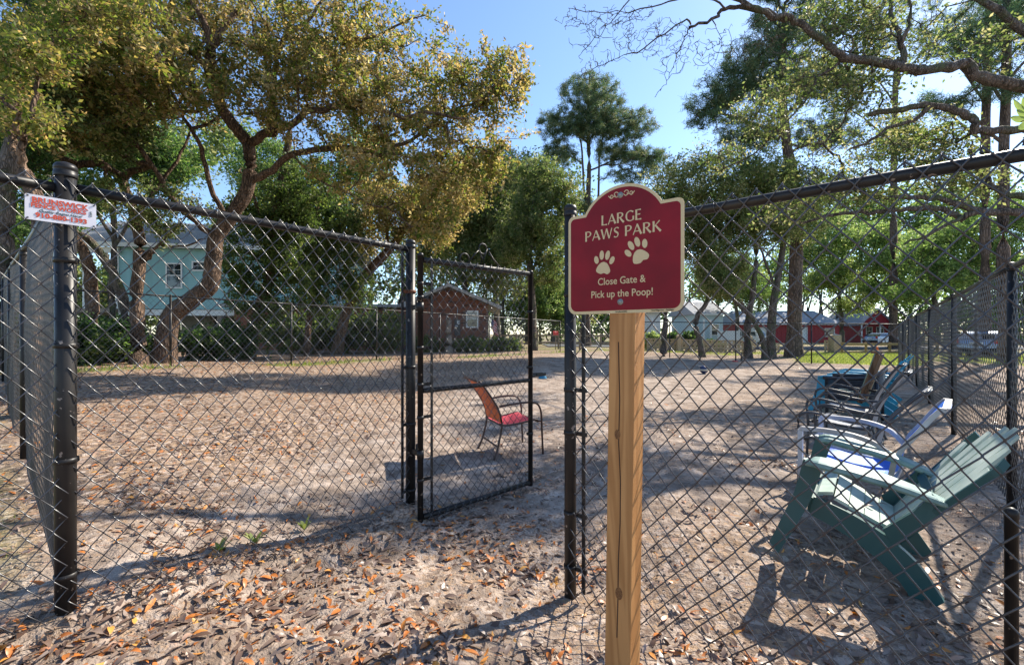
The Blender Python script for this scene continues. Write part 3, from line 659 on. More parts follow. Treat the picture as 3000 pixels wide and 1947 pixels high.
# ------------------------------------------------------------ fence company plate
K["plate"] = M_plain("white plastic plate", (.66, .64, .68), rough=.35, var=.08, scale=14, coat=.2)
K["plate_red"] = M_plain("orange red print", (.62, .07, .02), rough=.5)
K["plate_shadow"] = M_plain("dark green print", (.02, .05, .04), rough=.5)
pa = P0 - d1 * .120; pb = P0 + d1 * .088; pc_ = (pa + pb) / 2; nrm = Vector((d1.y, -d1.x))
pc_ = pc_ + nrm * .058
ps = thing("fence_company_plate", "small white fence company plate with orange red lettering wired to the left corner post", "plate", (pc_.x, pc_.y, EYE + .52), atan2(d1.y, d1.x))
w_, h_ = .212, .104
def rrect(w, h, r, n=4): return [(sx * (w / 2 - r) + r * cos(a0 + i * pi / 2 / n), sz * (h / 2 - r) + r * sin(a0 + i * pi / 2 / n)) for sx, sz, a0 in ((1, 1, 0), (-1, 1, pi / 2), (-1, -1, pi), (1, -1, 1.5 * pi)) for i in range(n + 1)]
mb = MB(); mb.poly(rrect(w_, h_, .006), (0, 0, 0), (1, 0, 0), (0, 0, 1), -.0015, .0015); pl = mb.build("plate_panel", K["plate"], ps)
def ptext(body, size, z, m, off, xs_=1.0, sh=0.0, x=0.0, name="lettering"):
    text_obj(name, body, size, K["plate_shadow"], pl, (x + .0006, -.0019, z - .0006), rx, offset=off, xs_=xs_, shear=sh) if m == "plate_red" else None
    text_obj(name, body, size, K[m], pl, (x, -.0024, z), rx, offset=off, xs_=xs_, shear=sh)
ptext("BRUNSWICK", .031, .021, "plate_red", .0007, .93, 0, -.004)
ptext("FENCE WORKS", .0245, .001, "plate_red", .0006, .98, 0, -.008)
ptext("Quality Begins Here!", .0165, -.0165, "plate_shadow", 0, .92, .3, -.004)
ptext("910-880-1393", .0265, -.0385, "plate_red", .0007, 1.03, 0, 0)
text_obj("lettering", "COM", .010, K["plate_shadow"], pl, (.0925, -.0024, .006), (pi / 2, -pi / 2, 0))
for sx in (-1, 1):
    for sz in (-1, 1):
        b_ = MB(); b_.tube([(0, .0, .0), (0, -.004, 0)], .0032, 8); b_.tube([(0, -.003, 0), (sx * .006, -.003, sz * .008), (sx * .004, .02, sz * .012)], .0013, 5); b_.build("wire_tie", K["wire"], ps, (sx * .098, -.001, sz * .045))
# ------------------------------------------------------------ chairs (local frame: +x is the way the sitter faces)
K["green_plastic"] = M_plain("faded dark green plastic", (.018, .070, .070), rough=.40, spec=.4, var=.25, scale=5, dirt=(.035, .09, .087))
K["green_slat"] = M_plain("pale green slat plastic", (.52, .58, .50), rough=.42, spec=.5, var=.12, scale=5, dirt=(.30, .39, .34))  # slats much paler than the chair body
K["green_arm"] = M_plain("mid green arm plastic", (.20, .30, .28), rough=.42, spec=.5, var=.2, scale=7, dirt=(.08, .17, .16))  # arms in a tone between slats and body
K["blue_plastic"] = M_plain("turquoise plastic", (.015, .26, .40), rough=.38, spec=.5, var=.15, scale=6)
K["white_metal"] = M_plain("chipped white painted metal", (.46, .47, .50), rough=.4, var=.12, scale=8, dirt=(.33, .29, .27))
K["blue_sling"] = M_plain("bright blue sling fabric", (.015, .16, .68), rough=.55, var=.15, scale=6, bump=.2, bscale=300)
K["brown_metal"] = M_plain("brown tubular steel", (.075, .04, .028), rough=.4, metal=.3, var=.3, scale=20)
K["red_sling"] = M_plain("faded red sling fabric", (.52, .055, .075), rough=.6, var=.15, scale=8, bump=.2, bscale=300)
K["orange_sling"] = M_plain("orange sling fabric", (.55, .09, .012), rough=.6, var=.2, scale=8, bump=.2, bscale=300)
K["grey_metal"] = M_plain("dark grey powder coated metal", (.06, .06, .065), rough=.38, metal=.2, var=.25)
K["grey_sling"] = M_plain("grey sling fabric", (.30, .31, .34), rough=.55, var=.12, scale=6, bump=.2, bscale=300)
K["wicker"] = M_plain("black plastic wicker", (.02, .022, .03), rough=.4, var=.3, scale=30)
K["brown_board"] = M_wood("weathered brown boards", (.20, .105, .05), (.09, .045, .02), scale=10, stretch=(1, .1, .1))
K["green_board"] = M_plain("mossy pale board edge", (.30, .36, .24), rough=.8, var=.3, scale=10)

def adirondack(label, loc, rz, scale, body, slat, group=None, tilt=(0, 0), k_=.62, wy=.30):
    t = thing("adirondack_chair", label, "chair", loc, rz, group, scale); t.rotation_euler = (tilt[0], tilt[1], rz)
    # seat: five slats following a scooped profile, front one turned down
    prof = [(.345, .335, -.9), (.285, .375, -.25), (.175, .350, .18), (.07, .322, .2), (-.035, .298, .2), (-.14, .28, .2)]
    for i, (x, z, a) in enumerate(prof):
        m = MB(); w = .085 if i == 0 else .104
        dx, dz = cos(a) * w / 2, sin(a) * w / 2
        yb = .26 - .012 * max(0, i - 1)
        m.board([(x, -yb, z), (x, 0, z - .006), (x, yb, z)], w, .018, up=(-sin(a), 0, cos(a))); m.build("seat_slat", slat, t)
    # fan back: seven slats with a rounded crown
    for i in range(7):
        s = (i - 3) / 3.0; b0 = Vector((-.20, s * .20, .27 - .015 * s * s)); top = .985 - .16 * s * s - .03 * abs(s) ** 3
        b1 = Vector((-.20 - (top - .27) * k_ + .03 * s * s, s * wy, top * .93 + .0)); b0.y = s * wy * .72
        m = MB(); n = 6; vs = []
        mid = b0.lerp(b1, .5) + Vector((.012, 0, -.02)); pts = smooth_path([b0, mid, b1], 4)
        wd = [(.098 + .040 * k / (len(pts) - 1)) * wy for k in range(len(pts))]; wd[-1] *= .62; wd[-2] *= .93
        sec = [(-1, -.24), (1, -.24), (1, .24), (-1, .24)]
        m.sweep(pts, sec, up=(.8, 0, .6), scales=wd); m.build("back_slat", slat, t)
    m = MB(); m.board([(-.33, -.27, .50), (-.35, 0, .49), (-.33, .27, .50)], .06, .02, up=(.8, 0, .6)); m.build("back_brace", body, t)
    m = MB(); pts = [(-.20 - .42 * k_ - .03, s * wy * .92, .665) for s in (-1, 0, 1)]; m.board(pts, .05, .02, up=(.8, 0, .6)); m.build("back_brace", body, t)
    for sy in (-1, 1):
        m = MB(); pts = smooth_path([(-.20 - .012, sy * (wy * .72 + .03), .25), (-.20 - .24 * k_ - .012, sy * (wy * .86 + .036), .50), (-.20 - .50 * k_ - .0, sy * (wy + .040), .73), (-.20 - .57 * k_, sy * (wy + .02), .80)], 3); m.sweep(pts, [(-.008, -.022), (.008, -.022), (.008, .022), (-.008, .022)], up=(.8, 0, .6)); m.build("back_edge", body, t)
    for sy in (-1, 1):
        y = sy * .335
        m = MB()
        pts = smooth_path([(.44, y, .548), (.36, y + sy * .01, .562), (.15, y, .563), (-.1, y - sy * .015, .555), (-.33, y - sy * .04, .53), (-.42, y - sy * .06, .515)], 3)
        sc = [.8 + .35 * sin(min(1, k / 5) * pi / 2) if k < 8 else 1.15 - .45 * (k - 8) / (len(pts) - 9) for k in range(len(pts))]
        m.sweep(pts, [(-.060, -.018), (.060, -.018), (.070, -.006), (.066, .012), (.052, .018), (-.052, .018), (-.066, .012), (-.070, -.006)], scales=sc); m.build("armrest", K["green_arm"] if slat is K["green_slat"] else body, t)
        m = MB(); m.sweep(smooth_path([(.40, y, .552), (.43, y, .35), (.50, y + sy * .02, .15), (.56, y + sy * .03, 0)], 3), [(-.017, -.055), (.017, -.055), (.017, .055), (-.017, .055)], up=(1, 0, .2), scales=[1.25 - .05 * k for k in range(10)]); m.build("front_leg", body, t)
        # side rail that sweeps down into the rear leg
        m = MB(); pts = smooth_path([(.36, sy * .275, .30), (.15, sy * .278, .275), (-.08, sy * .28, .22), (-.30, sy * .29, .13), (-.46, sy * .305, .0)], 3)
        m.sweep(pts, [(-.016, -.07), (.016, -.07), (.016, .05), (-.016, .05)], up=(.2, 0, 1), scales=[.9 + .035 * k for k in range(len(pts))]); m.build("side_rail", body, t)
        m = MB(); m.sweep([(-.14, sy * .29, .26), (-.28, sy * .31, .40), (-.37, y - sy * .04, .52)], [(-.014, -.05), (.014, -.05), (.014, .05), (-.014, .05)], up=(1, 0, .4)); m.build("back_support", body, t)
    m = MB(); m.sweep([(.372, -.27, .285), (.372, .27, .285)], [(-.013, -.05), (.013, -.05), (.013, .045), (-.013, .045)], up=(0, 0, 1)); m.build("apron", body, t)
    return t

def sling_chair(label, loc, rz, scale, metal, sling, back_sling, group=None, arms="round", hb=.84, tube_r=.0125, w=.52, recline=.20, sq=False):
    t = thing("sling_chair", label, "chair", loc, rz, group, scale); hw = w / 2
    m = MB(); n = 9; g = []
    prof = smooth_path([(.25, 0, .405), (.20, 0, .425), (.02, 0, .395), (-.16, 0, .385), (-.215, 0, .40)], 3)
    def sheet(prof, ww, th, name, mt):
        m = MB(); k = 5; vs = []
        for p in prof:
            for j in range(k): y = (j / (k - 1) * 2 - 1) * ww; vs.append((p[0], y, p[2] - .018 * (1 - (y / ww) ** 2)))
        q = len(prof); off = q * k
        vs2 = [(x, y, z - th) for x, y, z in vs]; fs = []
        for i in range(q - 1):
            for j in range(k - 1):
                a = i * k + j; fs.append((a, a + 1, a + k + 1, a + k)); fs.append((off + a, off + a + k, off + a + k + 1, off + a + 1))
        for i in range(q - 1): fs.append((i * k, (i + 1) * k, off + (i + 1) * k, off + i * k)); a = i * k + k - 1; fs.append((a, off + a, off + a + k, a + k))
        for j in range(k - 1): fs.append((j, off + j, off + j + 1, j + 1)); a = (q - 1) * k + j; fs.append((a, a + 1, off + a + 1, off + a))
        m.add(vs + vs2, fs, False); return m.build(name, mt, t)
    sheet(prof, hw - .012, .006, "seat", sling)
    top = (-.215 - recline * (hb - .40) / .42 - .03, 0, hb); 
    # back as a tilted sheet, its top rolled backwards
    bp_ = smooth_path([(-.215, 0, .415), (-.245, 0, .55), (-.215 - recline * (.62 if not sq else .72), 0, .70), (top[0], 0, hb - .01), (top[0] - .035, 0, hb)], 3)
    m = MB(); k = 4; vs = []
    for p in bp_:
        for j in range(k): y = (j / (k - 1) * 2 - 1) * (hw - .012); vs.append((p[0] - .014 * (1 - (y / hw) ** 2), y, p[2]))
    off = len(vs); vs2 = [(x - .006, y, z - .002) for x, y, z in vs]; fs = []
    for i in range(len(bp_) - 1):
        for j in range(k - 1): a = i * k + j; fs += [(a, a + k, a + k + 1, a + 1), (off + a, off + a + 1, off + a + k + 1, off + a + k)]
    m.add(vs + vs2, fs, False); m.build("backrest", back_sling, t)
    sec = [(-tube_r * 1.1, -tube_r * .9), (tube_r * 1.1, -tube_r * .9), (tube_r * 1.1, tube_r * .9), (-tube_r * 1.1, tube_r * .9)]
    def bar(name, pts, r=tube_r):
        m = MB()
        if sq: m.sweep(pts, sec)
        else: m.tube(pts, r, 8)
        return m.build(name, metal, t)
    for sy in (-1, 1):
        y = sy * hw
        bar("seat_rail", smooth_path([(.255, y, .40), (.20, y, .42), (.02, y, .392), (-.16, y, .38), (-.225, y, .40)], 3))
        bar("back_upright", [(p[0], y, p[2]) for p in bp_[::2]] + [(bp_[-1][0], y, bp_[-1][2])])
        ya = y + sy * .035
        if arms == "round": ap = [(.30, ya, 0), (.285, ya, .30), (.275, ya, .50), (.235, ya, .60), (.15, ya, .635), (-.05, ya, .63), (-.245, y, .60)]
        elif arms == "wave": ap = [(.30, ya, 0), (.285, ya, .35), (.30, ya, .56), (.27, ya, .625), (.18, ya, .645), (.0, ya, .615), (-.12, ya, .60), (-.26, y, .60)]
        else: ap = [(.27, ya, 0), (.27, ya, .3), (.27, ya, .64), (.262, ya, .648), (.12, ya, .655), (-.03, ya, .645), (-.16, ya, .60), (-.26, y, .50)]
        pts = smooth_path(ap, 3) if arms != "square" else [Vector(p) for p in ap[:3]] + smooth_path(ap[3:], 3)
        k_ = next(i for i, p in enumerate(pts) if p[2] > .58)
        bar("front_leg", pts[:k_ + 1]); bar("armrest", pts[k_:])
        bar("rear_leg", smooth_path([(-.205, y, .41), (-.225, y, .30), (-.27, y + sy * .01, .12), (-.32, y + sy * .02, 0)], 3))
        bar("seat_link", [(.262, y, .40), (.285, ya, .40)], tube_r * .8)
    for x, z in ((.25, .392), (-.225, .385), (-.26, .14)): bar("stretcher", [(x, -hw, z), (x, hw, z)], tube_r * .85)
    bar("top_bar", [(bp_[-1][0], -hw, bp_[-1][2]), (bp_[-1][0], hw, bp_[-1][2])])
    return t

red_ang = atan2(.21, .50)
rc = sling_chair("red and orange sling armchair with brown frame standing alone in the sand", G(-.02, 4.93), red_ang, .92, K["brown_metal"], K["red_sling"], K["orange_sling"], arms="round", hb=.90, recline=.19, tube_r=.0125)

FD = atan2(.72, -.69)
ROW = "chairs in the row along the right side fence"
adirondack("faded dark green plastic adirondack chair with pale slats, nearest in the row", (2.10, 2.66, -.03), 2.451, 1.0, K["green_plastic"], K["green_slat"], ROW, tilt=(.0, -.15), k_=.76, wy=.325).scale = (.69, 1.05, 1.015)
sling_chair("white framed armchair with bright blue sling seat behind the green adirondack", G(2.52, 3.20), FD, 1.02, K["white_metal"], K["blue_sling"], K["blue_sling"], ROW, arms="square", hb=.86, w=.56, sq=True, tube_r=.0155, recline=.17)
sling_chair("grey sling chair with thin dark arms next beyond the blue seated chair", G(2.97, 3.88), FD, 1.0, K["grey_metal"], K["grey_sling"], K["grey_sling"], ROW, arms="wave", hb=.88, recline=.22)
sling_chair("grey sling chair with wavy dark arms, second before the wooden board", G(3.62, 4.72), FD, 1.02, K["grey_metal"], K["grey_sling"], K["grey_sling"], ROW, arms="wave", hb=.95, recline=.16)
ch5 = sling_chair("grey sling chair with a brown wooden board propped on its seat", G(4.22, 5.45), FD, 1.02, K["grey_metal"], K["grey_sling"], K["grey_sling"], ROW, arms="wave", hb=.95, recline=.16)
# the brown board leaning against the back of that chair
t = thing("wooden_board", "brown wooden board panel with pale green edge propped upright on a grey chair", "board", G(4.46, 5.60), FD)
for j in range(3):
    m = MB(); y = (j - 1) * .135; m.board([(-.02, y, .45), (-.20, y, 1.06)], .128, .05, up=(1, 0, .3)); m.build("plank", K["brown_board"], t)
m = MB(); m.board([(.005, -.215, .44), (-.175, -.215, 1.08)], .03, .10, up=(1, 0, .3)); m.build("edge_board", K["green_board"], t)
m = MB(); m.board([(-.17, -.22, 1.085), (-.17, .21, 1.085)], .07, .03); m.build("cross_board", K["brown_board"], t)
# black wicker armchair
t = thing("wicker_chair", "low black wicker armchair between the wooden board and the turquoise chair", "chair", G(5.15, 6.55), FD, ROW)
def band_wall(name, pts, z0_, z1_, n_):
    m = MB()
    for i in range(n_):
        z = z0_ + (z1_ - z0_) * i / (n_ - 1); m.tube([(p[0], p[1], z + (p[2] if len(p) > 2 else 0)) for p in pts], .011, 5)
    m.build(name, K["wicker"], t)["kind"] = "stuff"
band_wall("woven_arm", smooth_path([(.32, .33, 0), (.0, .34, 0), (-.25, .32, .03), (-.33, .0, .14), (-.25, -.32, .03), (.0, -.34, 0), (.32, -.33, 0)], 3), .34, .62, 13)
m = MB(); m.tube(smooth_path([(.34, .33, .64), (.0, .345, .65), (-.26, .325, .70), (-.35, .0, .80), (-.26, -.325, .70), (.0, -.345, .65), (.34, -.33, .64)], 4), .025, 8); m.build("top_roll", K["wicker"], t)
m = MB(); m.box((.0, 0, .36), (.62, .60, .06)); m.build("seat", K["wicker"], t)
for sx in (.3, -.28):
    for sy in (-.3, .3): m = MB(); m.tube([(sx, sy, 0), (sx, sy, .62)], .02, 8); m.build("leg", K["wicker"], t)
adirondack("turquoise plastic adirondack chair near the far end of the row", G(5.75, 7.25), FD, 1.05, K["blue_plastic"], K["blue_plastic"], ROW)
adirondack("turquoise plastic adirondack chair farthest in the row, half hidden", G(6.85, 8.45), FD, 1.0, K["blue_plastic"], K["blue_plastic"], ROW)

# toys left in the sand
K["ball_blue"] = M_plain("blue rubber", (.02, .17, .30), rough=.5); K["ball_dark"] = M_plain("dark blue rubber", (.015, .03, .10), rough=.45); K["ball_pale"] = M_plain("pale rubber panel", (.45, .42, .34), rough=.5)
K["toy_red"] = M_plain("red plastic", (.70, .05, .04), rough=.4); K["orange"] = M_plain("traffic orange", (.85, .14, .02), rough=.45)
t = thing("toy_dome", "small teal blue domed dog toy lying in the sand beyond the gate", "toy", G(.8, 11.4))
m = MB(); m.lathe([(.105, 0), (.104, .03), (.092, .07), (.065, .10), (.03, .115), (.001, .118)], n=18); m.build("dome", K["ball_blue"], t)
m = MB(); m.lathe([(.112, .0), (.112, .018), (.104, .02)], n=18); m.build("rim", K["ball_blue"], t)
t = thing("toy_ball", "dark blue and cream dog ball lying in the shaded sand right of the sign", "ball", G(6.15, 14.0))
m = MB(); m.lathe([(max(.001, .13 * sin(a)), .13 - .13 * cos(a)) for a in [i * pi / 10 for i in range(11)]], n=16); m.build("ball_body", K["ball_dark"], t)
m = MB(); m.lathe([(.134 * sin(a), .13 - .134 * cos(a)) for a in [radians(75 + i * 8) for i in range(4)]], n=16); o = m.build("stripe", K["ball_pale"], t); 
m = MB(); m.tube([(-.1, 0, .2), (-.16, 0, .26), (-.13, 0, .3)], .012, 6); m.build("rope_tag", K["ball_dark"], t)
t = thing("toy_disc", "small red flying disc on the sand beside a short wooden stake", "toy", G(10.0, 19.6, .01))
m = MB(); m.lathe([(.12, 0), (.135, .012), (.125, .03), (.06, .036), (.001, .037)], n=16); m.build("disc", K["toy_red"], t); m = MB(); m.lathe([(.03, .037), (.028, .042), (.001, .043)], n=12); m.build("hub", K["toy_red"], t)
t = thing("wooden_stake", "short dark wooden stake standing in the sand near the back fence", "stake", G(10.6, 20.2))
m = MB(); m.board([(0, 0, -.1), (.02, 0, .36), (.02, 0, .40)], .07, .05, up=(0, 1, 0)); m.build("shaft", K["bark_grey"], t); m = MB(); m.board([(-.08, 0, .33), (.12, 0, .34)], .03, .03); m.build("cross_piece", K["bark_grey"], t)
# ------------------------------------------------------------ buildings and far street things
K["teal"] = M_plain("teal lap siding", (.26, .47, .49), rough=.6, var=.08, scale=3)
K["trim"] = M_plain("white trim", (.72, .73, .72), rough=.5, var=.05)
K["roof_grey"] = M_plain("grey shingles", (.30, .31, .34), rough=.9, var=.2, scale=12, bump=.5, bscale=20)
K["fascia_grey"] = M_plain("weathered grey fascia", (.36, .35, .33), rough=.7, var=.2)
K["glass"] = M_plain("dark window glass", (.02, .025, .03), rough=.06, spec=.9, var=.2, scale=1)
K["blind"] = M_plain("pale blinds", (.55, .56, .52), rough=.7)
K["brick"] = M_plain("red brick", (.235, .095, .06), rough=.85, var=.25, scale=2.5, bump=.3)
K["brick_b"] = M_plain("brown brick", (.20, .075, .05), rough=.85, var=.25, scale=2.5, bump=.3)
K["brick_c"] = M_plain("burnt dark brick", (.075, .04, .035), rough=.8, var=.3, scale=2.5)
K["mortar"] = M_plain("mortar", (.25, .20, .17), rough=.95, var=.1)
K["red_wall"] = M_plain("barn red boards", (.33, .022, .028), rough=.65, var=.12, scale=1.5)
K["concrete"] = M_plain("concrete", (.42, .40, .36), rough=.9, var=.15, scale=3, bump=.2)
K["block"] = M_plain("tan screen block", (.46, .37, .25), rough=.9, var=.15, scale=2, bump=.2)
K["yellow_wood"] = M_wood("yellow pine rail", (.50, .33, .13), (.34, .20, .07), stretch=(.06, 1, 1))
K["car_white"] = M_plain("white car paint", (.66, .66, .68), rough=.2, coat=.8, var=.03); K["car_silver"] = M_plain("blue grey car paint", (.22, .28, .40), rough=.25, metal=.4, coat=.8, var=.05)
K["tyre"] = M_plain("tyre rubber", (.02, .02, .02), rough=.9); K["lamp_red"] = M_plain("red lamp lens", (.4, .01, .01), rough=.2); K["lamp_clear"] = M_plain("clear lamp lens", (.6, .6, .6), rough=.1)
K["grey_wood"] = M_wood("grey weathered wood", (.33, .28, .23), (.19, .15, .12), stretch=(1, 1, .06))

def frame_part(parent, name, o, ax, az, w, h, d0, d1_, m, t=.08):
    """window or door surround: four boards butted"""
    q = MB()
    q.poly([(-w / 2 - t, -t), (w / 2 + t, -t), (w / 2 + t, 0), (-w / 2 - t, 0)], o, ax, az, d0, d1_); q.poly([(-w / 2 - t, h), (w / 2 + t, h), (w / 2 + t, h + t), (-w / 2 - t, h + t)], o, ax, az, d0, d1_)
    q.poly([(-w / 2 - t, 0), (-w / 2, 0), (-w / 2, h), (-w / 2 - t, h)], o, ax, az, d0, d1_); q.poly([(w / 2, 0), (w / 2 + t, 0), (w / 2 + t, h), (w / 2, h)], o, ax, az, d0, d1_)
    return q.build(name, m, parent)
def window(parent, o, ax, az, w, h, blinds=False, grid=True):
    wi = frame_part(parent, "window", o, ax, az, w, h, 0, .06, K["trim"])
    q = MB(); q.poly([(-w / 2, 0), (w / 2, 0), (w / 2, h), (-w / 2, h)], o, ax, az, .005, .02); q.build("pane", K["glass"], wi)
    q = MB(); q.poly([(-w / 2, h * .49), (w / 2, h * .49), (w / 2, h * .53), (-w / 2, h * .53)], o, ax, az, .022, .05)
    q.build("sash_bar", K["trim"], wi)
    if grid:
        q = MB(); q.poly([(-.012, h * .53), (.012, h * .53), (.012, h), (-.012, h)], o, ax, az, .022, .036); q.build("sash_bar", K["trim"], wi)
        q = MB(); q.poly([(-w / 2, h * .75), (-.013, h * .75), (-.013, h * .77), (-w / 2, h * .77)], o, ax, az, .022, .036); q.build("sash_bar", K["trim"], wi)
        q = MB(); q.poly([(.013, h * .75), (w / 2, h * .75), (w / 2, h * .77), (.013, h * .77)], o, ax, az, .022, .036); q.build("sash_bar", K["trim"], wi)
    if blinds:
        for i in range(10):
            q = MB(); z = h * .55 + i * h * .043; q.poly([(-w / 2 + .02, z), (w / 2 - .02, z), (w / 2 - .02, z + h * .03), (-w / 2 + .02, z + h * .03)], o, ax, az, .021, .026); q.build("slat", K["blind"], wi)
    return wi

# --- blue house on piles, far left. local x along its long wall, y away from the yard
hp = P(345, 978, 25.0); gh = gz(hp.x, hp.y)
hang = radians(8)
bh = thing("stilt_house", "teal lap sided house on piles with grey shingle roof behind the oaks", "house", (hp.x, hp.y, gh), hang)
zf, ze = EYE + 1.45 - gh, EYE + 5.05 - gh; X = (1, 0, 0); Z = (0, 0, 1)
LW = 12.2
q = MB(); q.box((LW / 2, 4.5, (zf + ze) / 2), (LW - .04, 8.9, ze - zf)); q.build("wall", K["teal"], bh)
pm = MB(); pm.poly([(0, 0), (LW, 0), (LW, .155), (0, .155)], (0, 0, 0), X, Z, 0, .012)
pm2 = MB(); nrow = int((ze - zf) / .14)
base_me = None
for i in range(nrow):
    q = MB(); y0 = -.012; vs = [(0, y0 - .022, 0), (LW, y0 - .022, 0), (LW, y0 - .004, .145), (0, y0 - .004, .145), (0, y0, 0), (LW, y0, 0), (LW, y0, .145), (0, y0, .145)]
    if base_me is None:
        q.add(vs, [(0, 1, 2, 3), (7, 6, 5, 4), (0, 4, 5, 1), (3, 2, 6, 7), (0, 3, 7, 4), (1, 5, 6, 2)]); base_me = q.mesh("siding_plank", K["teal"])
    o = link_mesh("siding_plank", base_me, bh, (0, 0, zf + i * .14))
for x in (0.0, LW): q = MB(); q.box((x, -.03, (zf + ze) / 2), (.16, .07, ze - zf)); q.build("corner_board", K["trim"], bh)
def at_u(u, Y0=25.0):   # distance along the wall that the sight line u meets
    r = (u - U0) / F_PX; c, s = cos(hang), sin(hang); return (r * hp.y - hp.x) / (c - r * s)
s1 = at_u(512); window(bh, (s1, -.036, EYE + 2.72 - gh), X, Z, .72, 1.32)
s2 = at_u(590); window(bh, (s2, -.036, EYE + 3.75 - gh), X, Z, .8, .42, grid=False)
s3 = at_u(905); window(bh, (s3, -.036, EYE + 2.72 - gh), X, Z, .8, 1.3)
# gable roof with eave, fascia and soffit
q = MB(); ov = .45; ry = 4.5; rz_ = ze + 2.3; vs = [(-3.2, -ov, ze - .02), (LW + .4, -ov, ze - .02), (LW + .4, ry, rz_), (-3.2, ry, rz_), (-3.2, 9 + ov, ze - .02), (LW + .4, 9 + ov, ze - .02)]
vs += [(x, y, z + .12) for x, y, z in vs]
q.add(vs, [(3, 2, 1, 0), (4, 5, 2, 3), (6, 7, 8, 9), (9, 8, 11, 10), (0, 1, 7, 6), (5, 4, 10, 11), (1, 2, 8, 7), (2, 5, 11, 8), (0, 6, 9, 3), (3, 9, 10, 4)]); rf_ = q.build("roof", K["roof_grey"], bh)
nr = 26
for i in range(nr):
    f = i / nr; y = -ov + (ry + ov) * f; z = ze + .10 + (rz_ - ze + .02) * f; q = MB(); dy = (ry + ov) / nr; dz = (rz_ - ze + .02) / nr
    q.add([(-3.2, y - .01, z), (LW + .4, y - .01, z), (LW + .4, y + dy, z + dz + .004), (-3.2, y + dy, z + dz + .004), (-3.2, y - .01, z + .03), (LW + .4, y - .01, z + .03), (LW + .4, y + dy, z + dz + .012), (-3.2, y + dy, z + dz + .012)], [(3, 2, 1, 0), (4, 5, 6, 7), (0, 1, 5, 4), (1, 2, 6, 5), (2, 3, 7, 6), (3, 0, 4, 7)])
    q.build("shingle_course", K["roof_grey"], rf_)
q = MB(); q.box((LW / 2 - 1.4, -ov - .03, ze + .0), (LW + 3.6, .05, .24)); q.build("fascia", K["trim"], bh)
q = MB(); q.box((LW / 2 - 1.4, -ov / 2 - .02, ze - .05), (LW + 3.5, ov - .02, .03)); q.build("soffit", K["trim"], bh)
# porch on the left end
q = MB(); q.box((-1.6, 2.5, zf - .12), (3.2, 5.6, .22)); q.build("porch_floor", K["grey_wood"], bh)
for x, y in ((-3.0, -.1), (-1.55, -.1)): q = MB(); q.box((x, y, (zf + ze) / 2 - .05), (.2, .2, ze - zf - .1)); q.build("porch_column", K["trim"], bh)
q = MB(); q.box((-1.5, -.12, ze - .28), (3.3, .16, .32)); q.build("porch_beam", K["trim"], bh)
q = MB(); q.box((-.05, 3, (zf + ze) / 2), (.06, 5, ze - zf)); q.build("porch_wall", K["trim"], bh)
fo = frame_part(bh, "door", (-1.3, 4.9, zf + .02), X, Z, .95, 2.1, 0, .08, K["trim"]); q = MB(); q.box((-1.3, 4.95, zf + 1.07), (.95, .04, 2.1)); q.build("door_panel", K["grey_wood"], fo)
q = MB(); q.box((-1.5, 5.1, (zf + ze) / 2), (3.1, .1, ze - zf)); q.build("back_wall", K["teal"], bh)
for x in np.arange(.3, LW, 2.5):
    for y in (.3, 4.5, 8.6): q = MB(); q.box((float(x), y, zf / 2 - .2), (.3, .3, zf + .35)); q.build("pile", K["grey_wood"], bh)
q = MB(); q.box((LW / 2, .15, zf - .2), (LW, .25, .34)); q.build("sill_beam", K["trim"], bh)
q = MB(); q.box((LW / 2, 5.5, zf / 2 - .2), (LW - .6, .2, zf + .2)); q.build("ground_wall", K["concrete"], bh)

# --- brick shed seen through the gate
sx = P(1432, 978, 26); gs = gz(sx.x, sx.y); ang = radians(4)
br = thing("brick_shed", "small red brick building with low gable roof seen through the open gate", "shed", (sx.x, sx.y, gs), ang)
SW, he, hpk = 4.7, 2.75, 3.75
q = MB(); q.poly([(-SW, 0), (-.02, 0), (-.02, he), (-SW / 2, hpk), (-SW, he)], (0, 0, 0), X, Z, -6.0, -.012); q.build("wall_core", K["mortar"], br)
bw, bhh, gap = .215, .066, .011
win_c, win_w, win_z0, win_h = -.98, .56, 1.45, .86
bm_ = {}
for key in ("brick", "brick_b", "brick_c"):
    q = MB(); q.box((bw / 2, -.004, bhh / 2), (bw, .03, bhh)); bm_[key] = q.mesh("brick", K[key])
spots = []
for r in range(int(hpk / (bhh + gap))):
    z = r * (bhh + gap) + .004; off = (r % 2) * (bw + gap) / 2
    for c in range(int(SW / (bw + gap)) + 1):
        x = -SW + c * (bw + gap) - off + .02; xc = x + bw / 2
        if x < -SW - .01 or x + bw > .01: continue
        if z + bhh > he + (hpk - he) * (1 - abs(xc + SW / 2 + (.1 if xc > -SW / 2 else -.1)) / (SW / 2)): continue
        if abs(xc - win_c) < win_w / 2 + .15 and win_z0 - .10 < z < win_z0 + win_h + .06: continue
        spots.append((x, z))
spots.sort(key=lambda s: -(s[1] * .8 + s[0] * .35)); rest = MB()
for i, (x, z) in enumerate(spots):
    key = random.choices(("brick", "brick_b", "brick_c"), (5, 3, 1.6))[0]
    if i < 290: link_mesh("brick", bm_[key], br, (x, random.uniform(-.004, .003), z))
    else: rest.box((x + bw / 2, -.004 + random.uniform(-.003, .003), z + bhh / 2), (bw, .03, bhh))
rest.build("brickwork", K["brick"], br)["kind"] = "stuff"
window(br, (win_c, -.02, win_z0), X, Z, win_w, win_h, blinds=True, grid=False)
q = MB()
